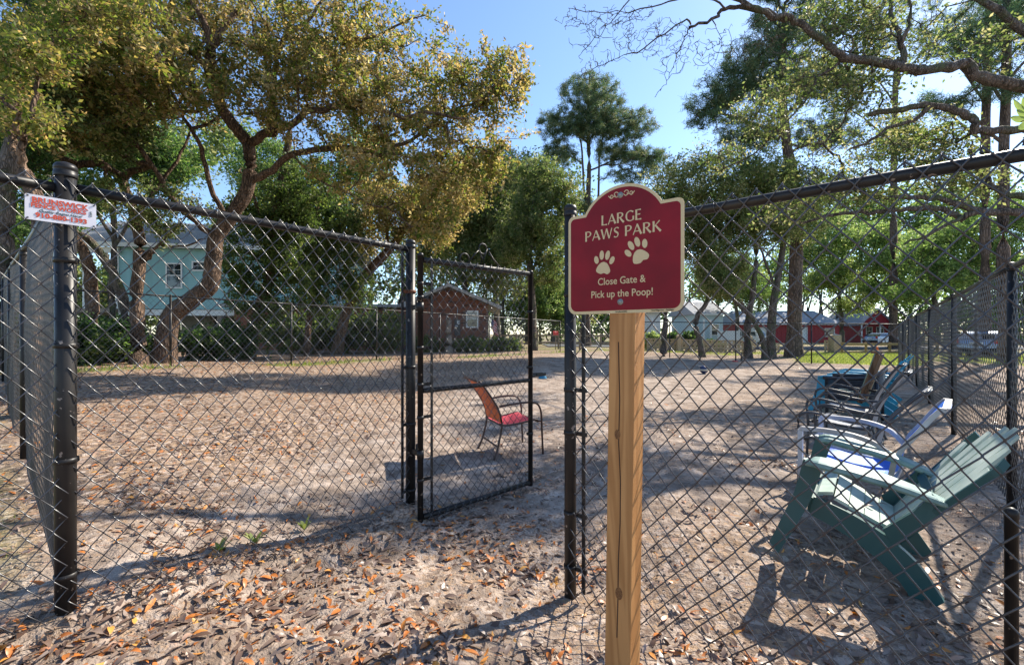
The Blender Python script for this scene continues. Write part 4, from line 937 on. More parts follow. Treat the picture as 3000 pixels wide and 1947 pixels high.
for s in (-1, 1):
    x0 = -SW / 2; x1 = -SW / 2 + s * (SW / 2 + .75); z1 = he - .75 * (hpk - he) / (SW / 2)
    a, b_ = (x0, hpk), (x1, z1)
    if s > 0: q.poly([(a[0], a[1] + .02), (b_[0], b_[1] + .02), (b_[0], b_[1] + .20), (a[0], a[1] + .20)][::-1], (0, 0, 0), X, Z, -6.4, .5)
    else: q.poly([(a[0], a[1] + .02), (b_[0], b_[1] + .02), (b_[0], b_[1] + .20), (a[0], a[1] + .20)], (0, 0, 0), X, Z, -6.4, .5)
q.build("roof", K["roof_grey"], br)
for s in (-1, 1):
    q = MB(); x1 = -SW / 2 + s * (SW / 2 + .77); z1 = he - .77 * (hpk - he) / (SW / 2)
    q.poly([(-SW / 2, hpk + .0), (x1, z1), (x1, z1 + .17), (-SW / 2, hpk + .17)][::s], (0, -.52, 0), X, Z, -.02, .02); q.build("fascia", K["fascia_grey"], br)
# wing with a flat eave to the left
q = MB(); q.box((-SW - 5.0, 2.6, 1.25), (9.9, 4.8, 2.5)); q.build("wing_wall", K["brick_b"], br)
q = MB(); q.box((-SW - 5.0, 2.4, 2.62), (10.8, 6.2, .16)); q.build("wing_roof", K["roof_grey"], br)
q = MB()
for r in range(32):
    for c in range(43):
        if random.random() < .06: continue
        q.box((-SW - 9.85 + c * .226 + (r % 2) * .113 + .11, .19, .04 + r * .077), (bw, .03, bhh))
q.build("wing_brickwork", K["brick"], br)["kind"] = "stuff"
t = thing("meter_box", "dark electricity meter box with a white label on the brick wall", "box", (0, 0, 0)); t.location = bpy.data.objects[br.name].matrix_basis @ Vector((-1.85, -.05, .9)); t.rotation_euler = (0, 0, ang)
q = MB(); q.box((0, -.08, .5), (.34, .15, .95)); q.build("case", K["grey_metal"], t); q = MB(); q.box((.06, -.17, .78), (.16, .01, .22)); q.build("label_plate", K["trim"], t); q = MB(); q.tube([(0, -.03, .97), (0, -.03, 1.7)], .025, 8); q.build("conduit", K["steel"], t); q = MB(); q.lathe([(.09, 0), (.085, .05), (.03, .07)], n=14); q.build("dial", K["steel"], t, (-.05, -.15, .55), (pi / 2, 0, 0))
# broken dead trunk in front of it
t = thing("dead_stump", "tall broken grey dead stump standing before the brick shed", "stump", G(*P(1315, 978, 23.6).xy)); q = MB()
q.tube(smooth_path([(0, 0, -.1), (.02, 0, .5), (-.03, .02, 1.1), (.04, 0, 1.75), (.02, 0, 1.85)], 3), .1, 9, radii=[.27, .24, .21, .19, .18, .17, .165, .15, .13, .12, .10, .06, .02]); q.build("trunk", K["grey_wood"], t)
q = MB(); q.tube([(0, 0, 1.4), (-.12, 0, 1.75), (-.14, 0, 2.0)], .05, 6, radii=[.08, .05, .01]); q.build("splinter", K["grey_wood"], t)
# flag on a short pole at the corner of the shed
K["flag_white"] = M_plain("white cloth", (.7, .7, .7), rough=.8); K["flag_red"] = M_plain("red cloth", (.5, .03, .04), rough=.8); K["flag_blue"] = M_plain("navy cloth", (.03, .04, .16), rough=.8)
fp = P(1437, 931, 25.2); t = thing("flag", "limp stars and stripes flag hanging beside the brick shed corner", "flag", G(fp.x, fp.y))
zt_ = fp.z + .05 - t.location.z
q = MB(); q.tube([(-.05, 0, 0), (-.05, 0, zt_ + .1)], .02, 8); q.build("pole", K["trim"], t)
def fold(u, v): return ((u * .35 + .03 * sin(v * 9)) * 1.0 + v * .10, .05 * sin(u * 9 + v * 3), zt_ - v * .82 - u * .30)
for i in range(13):
    q = MB(); vs = []; 
    for j in range(9):
        u = j / 8
        for vv in (i / 13, (i + 1) / 13): vs.append(fold(u, vv * (1 - .0 * u)))
    k_ = len(vs); vs += [(x, y + .006, z) for x, y, z in vs]
    q.add(vs, [(2 * j, 2 * j + 1, 2 * j + 3, 2 * j + 2) for j in range(8)] + [(k_ + 2 * j, k_ + 2 * j + 2, k_ + 2 * j + 3, k_ + 2 * j + 1) for j in range(8)], True); q.build("stripe", K["flag_red"] if i % 2 == 0 else K["flag_white"], t)
q = MB(); vs = []
for j in range(5):
    for i in range(5): x, y, z = fold(j / 4 * .42, i / 4 * .54); vs.append((x, y - .012, z))
q.add(vs, [(j * 5 + i, j * 5 + i + 1, (j + 1) * 5 + i + 1, (j + 1) * 5 + i) for j in range(4) for i in range(4)], True); ca = q.build("canton", K["flag_blue"], t)
q = MB()
for j in range(5):
    for i in range(4):
        x, y, z = fold(.04 + j * .085, .06 + i * .125); q.add([(x + .016 * cos(a), y - .016, z + .016 * sin(a)) for a in [pi / 2 + k * pi / 5 * 2 for k in range(5)]], [(0, 1, 2, 3, 4)])
q.build("stars", K["flag_white"], ca)["kind"] = "stuff"
# post and rail fence and red mailbox behind
t = thing("rail_fence", "low weathered post and rail fence beyond the brick shed", "fence", G(*P(1440, 978, 31).xy)); o0 = t.location.copy()
pr0 = None
for i in range(7):
    p = P(1450 + i * 62, 978, 31 - i * .15); g = gz(p.x, p.y); q = MB(); q.board([Vector((p.x, p.y, g - .2)) - o0, Vector((p.x, p.y, g + 1.12)) - o0], .12, .12, up=(0, 1, 0)); q.build("post", K["grey_wood"], t)
    if pr0:
        for z in (.45, .95): q = MB(); q.board([Vector((*pr0.xy, pr0.z + z)) - o0 + Vector((0, -.08, 0)), Vector((p.x, p.y, g + z)) - o0 + Vector((0, -.08, 0))], .05, .10); q.build("rail", K["grey_wood"], t)
    pr0 = Vector((p.x, p.y, g))
t = thing("mailbox", "red mailbox on a thin post beyond the back fence", "mailbox", G(*P(1628, 978, 29).xy)); q = MB(); q.tube([(0, 0, 0), (0, 0, .95)], .03, 8); q.build("post", K["grey_wood"], t)
q = MB(); q.sweep([(-.17, 0, 1.1), (.17, 0, 1.1)], [(-.11, -.13), (.11, -.13), (.11, .02), (.08, .09), (0, .12), (-.08, .09), (-.11, .02)]); q.build("case", K["toy_red"], t); q = MB(); q.box((.0, -.125, 1.16), (.16, .012, .03)); q.build("signal_arm", K["trim"], t)

# --- pierced block wall
bwL = thing("pierced_block_wall", "low wall of pierced tan screen blocks beyond the back fence", "wall", G(*P(1900, 978, 30).xy)); wo0 = bwL.location.copy()
q = MB(); s = .30; h_ = s / 2 - .008; t_ = .035
q.sweep([(-h_, 0, -h_ + t_ / 2), (h_, 0, -h_ + t_ / 2)], [(-.05, -t_ / 2), (.05, -t_ / 2), (.05, t_ / 2), (-.05, t_ / 2)]); q.sweep([(-h_, 0, h_ - t_ / 2), (h_, 0, h_ - t_ / 2)], [(-.05, -t_ / 2), (.05, -t_ / 2), (.05, t_ / 2), (-.05, t_ / 2)])
for sx_ in (-1, 1): q.box((sx_ * (h_ - t_ / 2), 0, 0), (t_, .1, 2 * h_ - 2 * t_))
c_ = h_ - t_
for sx_ in (-1, 1):
    for sz_ in (-1, 1): q.sweep([(sx_ * c_, 0, sz_ * .005), (sx_ * .005, 0, sz_ * c_)], [(-.045, -.016), (.045, -.016), (.045, .016), (-.045, .016)], up=(0, 0, 1))
blk = q.mesh("block", K["block"])
def block_run(u0_, u1_, Y, rows, skip=()):
    p0 = P(u0_, 978, Y); n = int((u1_ - u0_) / F_PX * Y / s)
    for i in range(n):
        for r in range(rows):
            if (i, r) in skip: continue
            x = p0.x + (i + .5) * s; link_mesh("block", blk, bwL, Vector((x, Y + random.uniform(-.01, .01), gz(x, Y) + (r + .5) * s - .02)) - wo0)
block_run(1895, 2188, 30, 3); block_run(2201, 2222, 30, 3); block_run(2270, 2296, 29.5, 2); block_run(2335, 2349, 29.5, 1); block_run(2416, 2432, 30, 3)
for u, hh in ((1988, 1.15), (2197, 1.15), (2446, 1.25)):
    p = P(u, 978, 29.8); g = gz(p.x, p.y); q = MB(); w = .52 if u > 2400 else .24; q.box(Vector((p.x, p.y, g + hh / 2 - .1)) - wo0, (w, w, hh + .1)); pi_ = q.build("pillar", K["block"], bwL)
    q = MB(); q.add([Vector((p.x + a * (w / 2 + .03), p.y + b * (w / 2 + .03), g + hh - .05)) - wo0 for a, b in ((-1, -1), (1, -1), (1, 1), (-1, 1))] + [Vector((p.x, p.y, g + hh + .08)) - wo0], [(0, 1, 4), (1, 2, 4), (2, 3, 4), (3, 0, 4), (3, 2, 1, 0)]); q.build("pillar_cap", K["block"], pi_)
# --- yellow rail fence
t = thing("yellow_rail_fence", "two rail fence of yellow pine at the edge of the lawn", "fence", G(*P(2467, 978, 29).xy)); o0 = t.location.copy()
pts_ = [P(2467 + i * 70, 978, 29) for i in range(5)]
for p in pts_: q = MB(); g = gz(p.x, p.y); q.board([Vector((p.x, p.y, g - .2)) - o0, Vector((p.x, p.y, g + .75)) - o0], .12, .12, up=(0, 1, 0)); q.build("post", K["yellow_wood"], t)
for a, b_ in zip(pts_[:-1], pts_[1:]):
    for z in (.08, .62): q = MB(); q.board([Vector((a.x, a.y - .09, gz(a.x, a.y) + z)) - o0, Vector((b_.x, b_.y - .09, gz(b_.x, b_.y) + z)) - o0], .06, .16); q.build("rail", K["yellow_wood"], t)
# cone
t = thing("traffic_cone", "orange traffic cone with a white collar on the lawn by the yellow fence", "cone", G(*P(2570, 978, 24).xy))
q = MB(); q.lathe([(.13, .03), (.09, .24)], n=14); q.lathe([(.075, .34), (.035, .60), (.02, .61)], n=14); q.build("cone_body", K["orange"], t); q = MB(); q.lathe([(.0905, .24), (.0745, .34)], n=14); q.build("collar", K["trim"], t); q = MB(); q.box((0, 0, .02), (.36, .36, .035)); q.build("base", K["orange"], t)

# --- red barn like houses across the street
def red_house(name, label, u0_, u1_, Y, he_, ridge, gable=False, depth=8):
    a = P(u0_, 978, Y); b_ = P(u1_, 978, Y); g = gz(a.x, a.y); W_ = b_.x - a.x
    t = thing(name, label, "house", (a.x, a.y, g)); q = MB()
    if gable: q.poly([(0, 0), (W_, 0), (W_, he_), (W_ / 2, ridge), (0, he_)], (0, 0, 0), X, Z, -depth, 0)
    else: q.box((W_ / 2, depth / 2, he_ / 2), (W_, depth, he_))
    q.build("wall", K["red_wall"], t)
    for i in range(int(W_ / .6)): q = MB(); q.box((.3 + i * .6, -.012, he_ / 2), (.05, .02, he_)); q.build("batten", K["red_wall"], t)
    if gable:
        for s in (-1, 1): q = MB(); x1 = W_ / 2 + s * (W_ / 2 + .5); z1 = he_ - .5 * (ridge - he_) / (W_ / 2); q.poly([(W_ / 2, ridge), (x1, z1), (x1, z1 + .2), (W_ / 2, ridge + .2)][::s], (0, 0, 0), X, Z, -depth - .4, .4); q.build("roof", K["roof_grey"], t)
    else:
        q = MB(); vs = [(-.5, -.6, he_ - .05), (W_ + .5, -.6, he_ - .05), (W_ - 1.0, depth / 2, ridge), (1.0, depth / 2, ridge), (-.5, depth + .6, he_ - .05), (W_ + .5, depth + .6, he_ - .05)]
        q.add(vs, [(0, 1, 2, 3), (3, 2, 5, 4), (0, 3, 4), (1, 5, 2), (0, 4, 5, 1)]); q.build("roof", K["roof_grey"], t)
        q = MB(); q.box((W_ / 2, -.63, he_ - .02), (W_ + 1.0, .05, .2)); q.build("fascia", K["trim"], t)
    return t, W_
t, W_ = red_house("red_house", "long low red house with pale grey roof across the street", 2164, 2458, 64, 2.75, 4.9)
for u, w, m_ in ((2216, 2.6, "trim"), (2349, 1.35, "trim")):
    x = P(u, 978, 64).x - t.location.x; fr_ = frame_part(t, "door", (x, -.03, .02), X, Z, w, 2.15, 0, .08, K["trim"], .1); q = MB(); q.box((x, -.03, 1.1), (w, .04, 2.12)); q.build("door_panel", K[m_], fr_)
x = P(2430, 978, 64).x - t.location.x; window(t, (x, -.03, .95), X, Z, 1.3, 1.1)
t, W_ = red_house("red_cottage", "red gabled cottage with white porch posts at the far right", 2524, 2610, 66, 3.0, 5.0, gable=True)
for xx in (-1.5, 1.2, W_ - .3): q = MB(); q.box((xx, -1.9, 1.35), (.14, .14, 2.7)); q.build("porch_column", K["trim"], t)
q = MB(); q.box((W_ / 2 - .7, -1.2, 2.78), (W_ + 2.0, 1.9, .14)); q.build("porch_roof", K["roof_grey"], t); window(t, (W_ * .62, -.03, 1.1), X, Z, 1.0, 1.2); window(t, (W_ * .25, -.03, 1.1), X, Z, .8, 1.2)
K["pale_blue"] = M_plain("pale blue siding", (.42, .56, .64), rough=.6, var=.06)
def pale_house(label, u0_, u1_, Y, he_, m, ridge):
    a = P(u0_, 978, Y); b_ = P(u1_, 978, Y); g = gz(a.x, a.y); W_ = b_.x - a.x; t = thing("pale_house", label, "house", (a.x, a.y, g))
    q = MB(); q.box((W_ / 2, 4, he_ / 2), (W_, 8, he_)); q.build("wall", m, t)
    for i in range(int(he_ / .22)): q = MB(); q.box((W_ / 2, -.012, .11 + i * .22), (W_, .024, .19)); q.build("siding_plank", m, t)
    q = MB(); vs = [(-.5, -.6, he_), (W_ + .5, -.6, he_), (W_ + .5, 4, ridge), (-.5, 4, ridge), (-.5, 8.6, he_), (W_ + .5, 8.6, he_)]; q.add(vs, [(0, 1, 2, 3), (3, 2, 5, 4), (0, 3, 4), (1, 5, 2), (0, 4, 5, 1)]); q.build("roof", K["roof_grey"], t)
    q = MB(); q.box((W_ / 2, -.63, he_), (W_ + 1, .05, .2)); q.build("fascia", K["trim"], t); return t, W_
t, W_ = pale_house("pale blue sided house with white porch posts beyond the block wall", 2040, 2118, 52, 3.6, K["pale_blue"], 5.4)
for xx in (.3, 1.1): q = MB(); q.box((xx, -1.4, 1.5), (.16, .16, 3.0)); q.build("porch_column", K["trim"], t)
window(t, (W_ * .7, -.03, 1.2), X, Z, .8, 1.2)
t, W_ = pale_house("white sided house with outside stair glimpsed just right of the sign post", 1850, 1935, 50, 3.8, K["trim"], 5.6)
q = MB(); q.board([(W_ * .55, -1.4, 3.0), (W_ * .98, -1.4, .05)], .08, .25); q.build("stair_stringer", K["trim"], t); window(t, (W_ * .3, -.03, 1.3), X, Z, .9, 1.2)
t = thing("vinyl_fence", "white solid vinyl fence beside the pale blue house", "fence", G(*P(2104, 978, 50).xy)); 
for i in range(9): q = MB(); q.box((.14 + i * .27, 0, .85), (.25, .04, 1.6)); q.build("panel", K["trim"], t)
for i in range(2): q = MB(); q.box((-.02 + i * 2.45, 0, .95), (.12, .12, 1.9)); q.build("post", K["trim"], t)

# --- parked cars
def car(label, loc, rz, paint, suv=True):
    t = thing("parked_car", label, "car", loc, rz); Lc, Wc, Hc = 4.7, 1.85, 1.72 if suv else 1.46
    low = [(-2.35, .42), (-2.33, .75), (-2.28, 1.0), (2.0, .98), (2.28, .82), (2.35, .55), (2.33, .35), (-2.30, .33)]
    q = MB()
    def loft(outl, w0, w1, zmid):
        k = len(outl); vs = []
        for y, f in ((-w0, 1), (w0, 1)):
            for x, z in outl: vs.append((x, y * (1 if z < zmid else w1), z))
        q.add(vs, [tuple(range(k)), tuple(reversed(range(k, 2 * k)))] + [(j, k + j, k + (j + 1) % k, (j + 1) % k) for j in range(k)], False)
    loft(low, Wc / 2, .97, .9); 
    roofx = [(-2.15, 1.0), (-1.95, Hc - .12), (-1.7, Hc), (.35, Hc), (.6, Hc - .04), (1.35, 1.0)] if suv else [(-1.95, 1.0), (-1.25, Hc - .08), (-1.0, Hc), (.3, Hc), (.5, Hc - .05), (1.35, 1.0)]
    k = len(roofx); vs = []
    for sy in (-1, 1):
        for x, z in roofx: vs.append((x, sy * (Wc / 2 * (.97 if z < 1.05 else .80)), z))
    q.add(vs, [tuple(range(k)), tuple(reversed(range(k, 2 * k)))] + [(j, k + j, k + (j + 1) % k, (j + 1) % k) for j in range(k)]); q.build("body", paint, t)
    for sy in (-1, 1):
        zz = lambda z: sy * (Wc / 2 * (.97 - .17 * (z - 1.0) / (Hc - 1.0)) + .012)
        for xa, xb, xc, xd in ((-1.9, -1.0, -1.0, -1.72), (-.93, .0, .0, -.93), (.07, 1.12, .48, .07)):
            q = MB(); z0_, z1_ = 1.06, Hc - .14; q.add([(xa, zz(z0_), z0_), (xb, zz(z0_), z0_), (xc, zz(z1_), z1_), (xd, zz(z1_), z1_)], [(0, 1, 2, 3)]); q.build("side_window", K["glass"], t)
        q = MB(); q.sweep([(1.0, sy * .95, 1.05), (1.0, sy * 1.08, 1.08)], [(-.09, -.07), (.09, -.07), (.09, .07), (-.09, .07)]); q.build("mirror", paint, t)
        for x in (-1.42, 1.42):
            q = MB(); q.lathe([(.36, -.11), (.36, .11), (.24, .115)], n=18); w = q.build("wheel", K["tyre"], t, (x, sy * (Wc / 2 - .10), .36), (pi / 2, 0, 0)); q = MB(); q.lathe([(.22, -.118), (.22, .118), (.05, .125)], n=14); q.build("rim", K["steel"], w)
        q = MB(); q.box((-2.33, sy * .78, .92), (.06, .22, .26)); q.build("tail_lamp", K["lamp_red"], t); q = MB(); q.box((2.27, sy * .70, .76), (.08, .35, .16)); q.build("headlight", K["lamp_clear"], t)
    q = MB(); q.add([(-2.17, -.78, 1.08), (-2.17, .78, 1.08), (-1.98, .68, Hc - .16), (-1.98, -.68, Hc - .16)], [(3, 2, 1, 0)]) if suv else q.add([(-1.9, -.75, 1.05), (-1.9, .75, 1.05), (-1.32, .66, Hc - .12), (-1.32, -.66, Hc - .12)], [(3, 2, 1, 0)]); q.build("rear_window", K["glass"], t)
    q = MB(); q.add([(1.33, -.80, 1.04), (1.33, .80, 1.04), (.68, .70, Hc - .09), (.68, -.70, Hc - .09)], [(0, 1, 2, 3)]); q.build("windscreen", K["glass"], t)
    q = MB(); q.box((-2.37, 0, .45), (.08, 1.7, .2)); q.build("bumper", K["tyre"], t); q = MB(); q.box((-2.375, 0, .80), (.02, .5, .13)); q.build("number_plate", K["trim"], t)
    return t
pc1 = P(2185, 978, 56); car("white sport utility car parked before the long red house", G(pc1.x, pc1.y, -.02), radians(118), K["car_white"])
pc2 = P(2590, 978, 54); car("silver blue car parked at the far right by the red cottage", G(pc2.x, pc2.y, -.02), radians(15), K["car_silver"], suv=False)
pc3 = P(2885, 978, 25); car("blue grey car parked beyond the right side fence", G(pc3.x, pc3.y, -.02), radians(35), K["car_silver"], suv=False)
# ------------------------------------------------------------ trees
def px_path(pts, Y0, Y1=None):
    """sight-line way points -> world, distance going from Y0 to Y1"""
    Y1 = Y0 if Y1 is None else Y1; n = len(pts); out = []
    for i, p in enumerate(pts):
        Y = p[2] if len(p) > 2 else Y0 + (Y1 - Y0) * i / max(1, n - 1); out.append(P(p[0], p[1], Y))
    return out
class Tree:
    def __init__(s, seed): s.pos = []; s.par = []; s.rmin = []; s.depth = []; s.rg = np.random.default_rng(seed)
    def limb(s, pts, r0, r1, root=False, wob=.0, sub=4):
        """a main limb through world points; joined to the nearest node unless it is the root"""
        sp = smooth_path(pts, sub); n = len(sp)
        par = -1
        if not root and s.pos:
            A = np.array(s.pos); par = int(np.argmin(((A - np.array(sp[0])) ** 2).sum(1)))
        for i, p in enumerate(sp):
            q = np.array(p) + (s.rg.normal(0, wob, 3) if 0 < i else 0)
            s.pos.append(q); s.par.append(par); s.rmin.append(r0 + (r1 - r0) * (i / (n - 1)) ** .8); s.depth.append(0 if par < 0 else s.depth[par] + 1); par = len(s.pos) - 1
    def grow(s, targets, step=.45, curl=.22, reach=None):
        """joins crown points to the skeleton, nearest first, with bent branchlets"""
        A0 = np.array(s.pos); d = np.sqrt(((targets[:, None, :] - A0[None]) ** 2).sum(2)).min(1); order = np.argsort(d); ends = []
        for ti in order:
            T = targets[ti]; A = np.array(s.pos); dist = np.sqrt(((A - T) ** 2).sum(1)); cost = dist + .05 * np.array(s.depth) * step
            up = (T[2] - A[:, 2]) < -.25 * dist; cost = cost + up * dist * .5
            j = int(np.argmin(cost)); dj = dist[j]
            if reach and dj > reach: continue
            n = max(2, int(dj / step)); base = A[j]; v = T - base
            side = s.rg.normal(0, 1, 3); side -= side.dot(v) * v / (v.dot(v) + 1e-6); side *= curl * dj / (np.linalg.norm(side) + 1e-6); par = j
            for k in range(1, n + 1):
                f = k / n; q = base + v * f + side * sin(pi * f) + np.array([0, 0, .10 * dj * sin(pi * f)]) + s.rg.normal(0, .05 * step, 3) * (k < n)
                s.pos.append(q); s.par.append(par); s.rmin.append(.0045); s.depth.append(s.depth[par] + 1); par = len(s.pos) - 1
            ends.append(par)
        return ends
    def wood(s, mat, parent, name="trunk", rtip=.006, pe=2.4, maxr=9, taper_extra=1.0, flare=0.0):
        n = len(s.pos); ch = [[] for _ in range(n)]
        for i, p in enumerate(s.par):
            if p >= 0: ch[p].append(i)
        r = np.zeros(n)
        for i in range(n - 1, -1, -1):
            a = (sum(r[c] ** pe for c in ch[i])) ** (1 / pe) if ch[i] else rtip
            r[i] = max(rtip, min(a, maxr, s.rmin[i] * 1.0 if s.rmin[i] > .01 else .09)) if s.rmin[i] > .01 else min(max(a, rtip), .08)
            if s.rmin[i] > .01: r[i] = s.rmin[i]
        s.r = r
        m = MB(); stack = [i for i in range(n) if s.par[i] < 0]
        while stack:
            i = stack.pop(); chain = [i]; st = s.par[i]
            while ch[chain[-1]]:
                c = sorted(ch[chain[-1]], key=lambda k: -r[k]); stack += c[1:]; chain.append(c[0])
            pts = ([s.pos[st]] if st >= 0 else []) + [s.pos[k] for k in chain]
            rad = ([min(r[st], r[chain[0]] * 1.3)] if st >= 0 else []) + [r[k] for k in chain]
            if len(pts) < 2: continue
            rad[-1] *= .5; mr = max(rad); ns = 12 if mr > .12 else 8 if mr > .05 else 5 if mr > .02 else 3
            if st < 0 and flare: rad[0] *= 1 + flare; rad[1] *= 1 + flare * .45
            rad = [q * (1 + s.rg.normal(0, .03)) if ns > 5 else q for q in rad]
            m.tube([Vector(p) for p in pts], 1, ns, radii=rad, cap=False)
        return wpart(m, name, mat, parent)

def crown_points(ells, n, rg):
    """ellipses (u, v, ru, rv, Y, rY, weight) on the sight grid -> points through their volume, denser near the skin"""
    w = np.array([e[6] if len(e) > 6 else e[2] * e[3] for e in ells], float); w /= w.sum(); out = []
    for k in rg.choice(len(ells), n, p=w):
        u, v, ru, rv, Y, rY = ells[k][:6]; x = rg.normal(0, 1, 3); x /= np.linalg.norm(x); x *= rg.random() ** .45
        out.append(P(u + x[0] * ru, v + x[1] * rv, Y + x[2] * rY))
    return np.array([tuple(p) for p in out])

def foliage(parent, centres, n_per, spread, L_, W_, mat, rg, name="crown", twigs=None, tint=(.45, .22), flat=.75, tri=False, up_bias=.0, clump=True):
    """leaves round each branch end: a few twiglets, leaves strung along them"""
    m = len(centres); nt_ = 5
    base = np.repeat(centres, nt_, 0); dirs = rg.normal(0, 1, base.shape); dirs[:, 2] *= flat; dirs[:, 2] += up_bias; dirs /= np.linalg.norm(dirs, axis=1)[:, None]
    ln = spread * (.5 + .7 * rg.random(len(base)))[:, None]; tip = base + dirs * ln
    if twigs:
        a = dirs; s1_ = np.cross(a, [0, 0, 1.0]); s1_ /= np.linalg.norm(s1_, axis=1)[:, None] + 1e-6; s2_ = np.cross(a, s1_); r = .0035 * twigs
        V = np.stack([base + s1_ * r, base - s1_ * r * .5 + s2_ * r * .87, base - s1_ * r * .5 - s2_ * r * .87, tip], 1).reshape(-1, 3)
        i = np.arange(len(base))[:, None] * 4; Fc = np.concatenate([i + [0, 1, 3], i + [1, 2, 3], i + [2, 0, 3]], 0)
        o = wlink(fast_mesh("twigs", V, Fc, K["twig"]), "twigs", parent); o["kind"] = "stuff"
    k = max(1, int(n_per / nt_)); f = rg.random((len(base), k, 1)) ** .7
    C = base[:, None, :] + (tip - base)[:, None, :] * f * 1.05 + rg.normal(0, spread * .16, (len(base), k, 3)); C = C.reshape(-1, 3); q = len(C)
    ax = np.repeat(dirs, k, 0) * .8 + rg.normal(0, .75, (q, 3)); ax /= np.linalg.norm(ax, axis=1)[:, None]
    b2 = np.cross(ax, rg.normal(0, 1, (q, 3))); b2 /= np.linalg.norm(b2, axis=1)[:, None] + 1e-6
    sz = (.65 + .7 * rg.random(q))[:, None]; la = ax * L_ * .5 * sz; lb = b2 * W_ * .5 * sz; off = np.cross(ax, b2) * (L_ * .10) * rg.normal(0, 1, (q, 1))
    if tri: V = np.stack([C - la + lb * .6, C - la - lb * .6, C + la], 1).reshape(-1, 3); Fc = np.arange(q * 3).reshape(-1, 3)
    else: V = np.stack([C - la, C + lb - la * .1 + off, C + la, C - lb - la * .1 + off], 1).reshape(-1, 3); Fc = np.arange(q * 4).reshape(-1, 4)
    cl = rg.normal(0, tint[1] * .75, m); tv = np.repeat(np.repeat(cl, nt_), k) + rg.normal(tint[0], tint[1], q)
    o = wlink(fast_mesh(name, V, Fc, mat, tint=np.clip(tv, 0, 1)), name, parent); return o

TREES_ON = True
def make_tree(name, label, seed, limbs, ells, n_t, leaf, step=.45, n_per=90, spread=.45, L_=.07, W_=.035, bark="bark_oak", tint=(.45, .22), twigs=1, curl=.22, tri=False, group=None, flat=.75, up=0, reach=None, flare=.35, rtip=.006, wob=.02, cat="tree", clear=()):
    T = Tree(seed)
    for i, (pts, r0, r1) in enumerate(limbs): T.limb(pts, r0, r1, root=(i == 0), wob=wob if i else wob * .5)
    b0 = T.pos[0]; t = thing(name, label, cat, (float(b0[0]), float(b0[1]), gz(b0[0], b0[1])), 0, group)
    ends = []
    if n_t:
        tg = crown_points(ells, n_t, T.rg)
        for (cx, cy, cz, cr) in clear:          # crown points cut out along sun rays to let light onto set spots
            w_ = tg - np.array([cx, cy, cz]); sd = np.array(sdir); q_ = w_ - (w_ @ sd)[:, None] * sd; tg = tg[(q_ ** 2).sum(1) > cr * cr]
        ends = T.grow(tg, step, curl, reach)
    T.wood(K[bark], t, rtip=rtip, flare=flare)
    if n_per and ends:
        A = np.array(T.pos); E = A[ends]
        # some leaves also on the last stretch before each end
        E2 = A[[T.par[e] for e in ends]][::2]
        foliage(t, np.concatenate([E, E2]), n_per, spread, L_, W_, K[leaf], T.rg, twigs=twigs, tint=tint, tri=tri, flat=flat, up_bias=up)
    return t, T
def g_at(u, Y, extra=-.1):
    x = (u - U0) / F_PX * Y; return Vector((x, Y, gz(x, Y) + extra))
YARD = "oaks along the left fence"
# --- the big leaning oak
Y = 12.6
make_tree("live_oak", "big leaning oak with curved brown trunk and golden brown crown above the left fence", 11, [
    ([g_at(478, Y)] + px_path([(500, 930), (560, 880), (612, 838), (625, 775), (634, 694), (681, 627), (722, 560), (734, 484), (728, 420)], Y), .27, .16),
    (px_path([(728, 420), (692, 379), (652, 320), (623, 252), (614, 202), (618, 139)], Y, 11.6), .17, .12),
    (px_path([(618, 139), (597, 63), (568, 10), (545, -90), (520, -230)], 11.6, 11), .10, .04),
    (px_path([(618, 139), (656, 84), (694, 34), (730, -60), (760, -200)], 11.6, 12.4), .10, .04),
    (px_path([(614, 200), (547, 139), (496, 84), (441, 34), (380, -40)], 11.6, 10.4), .075, .03),
    (px_path([(728, 425), (778, 391), (850, 366), (900, 332), (1000, 311), (1100, 318), (1180, 345), (1262, 330), (1360, 350)], Y, 11.0), .13, .03),
    (px_path([(724, 540), (799, 496), (862, 454), (1000, 430), (1094, 454), (1166, 429), (1220, 404), (1305, 336), (1400, 300)], Y, 12.0), .11, .03),
    (px_path([(790, 388), (800, 270), (812, 168), (841, 105), (900, 60), (960, -20)], 12.4, 13.4), .10, .04),
    (px_path([(830, 115), (900, 112), (1000, 113), (1090, 112), (1200, 60)], 12.8, 12.2), .06, .025),
    (px_path([(656, 631), (618, 547), (589, 433), (547, 357), (520, 303), (470, 220)], 12.6, 11.0), .08, .03),
    (px_path([(631, 694), (560, 640), (496, 575), (442, 480), (379, 400), (286, 336), (156, 286), (0, 227), (-120, 190)], 12.6, 9.5), .085, .03),
    (px_path([(860, 456), (930, 520), (1010, 560), (1080, 600)], 12.2, 11.4), .035, .014),
], [(620, 60, 500, 330, 13.0, 2.4), (1050, 130, 300, 190, 12.8, 2.2), (1180, 320, 300, 180, 12.6, 2.2), (1380, 250, 150, 150, 12.0, 1.6), (1500, 350, 75, 70, 12, .8), (420, 250, 320, 150, 11, 1.8), (1130, 500, 230, 110, 11.6, 1.6), (250, 120, 330, 200, 10.0, 1.8), (1250, 640, 90, 90, 11.6, .8), (1330, 480, 120, 90, 11.8, 1.2),
    (1470, 250, 90, 100, 12, 1.0), (900, 260, 300, 160, 11.8, 1.8), (700, -200, 700, 150, 12, 3, 50000), (1500, 200, 60, 90, 12.2, .8), (1440, 480, 90, 80, 12, .9), (150, 380, 200, 90, 10.5, 1.4)], 1750, "leaf_gold", n_per=44, spread=.36, L_=.115, W_=.052, rtip=.0085, step=.4, tint=(.55, .24), group=YARD)
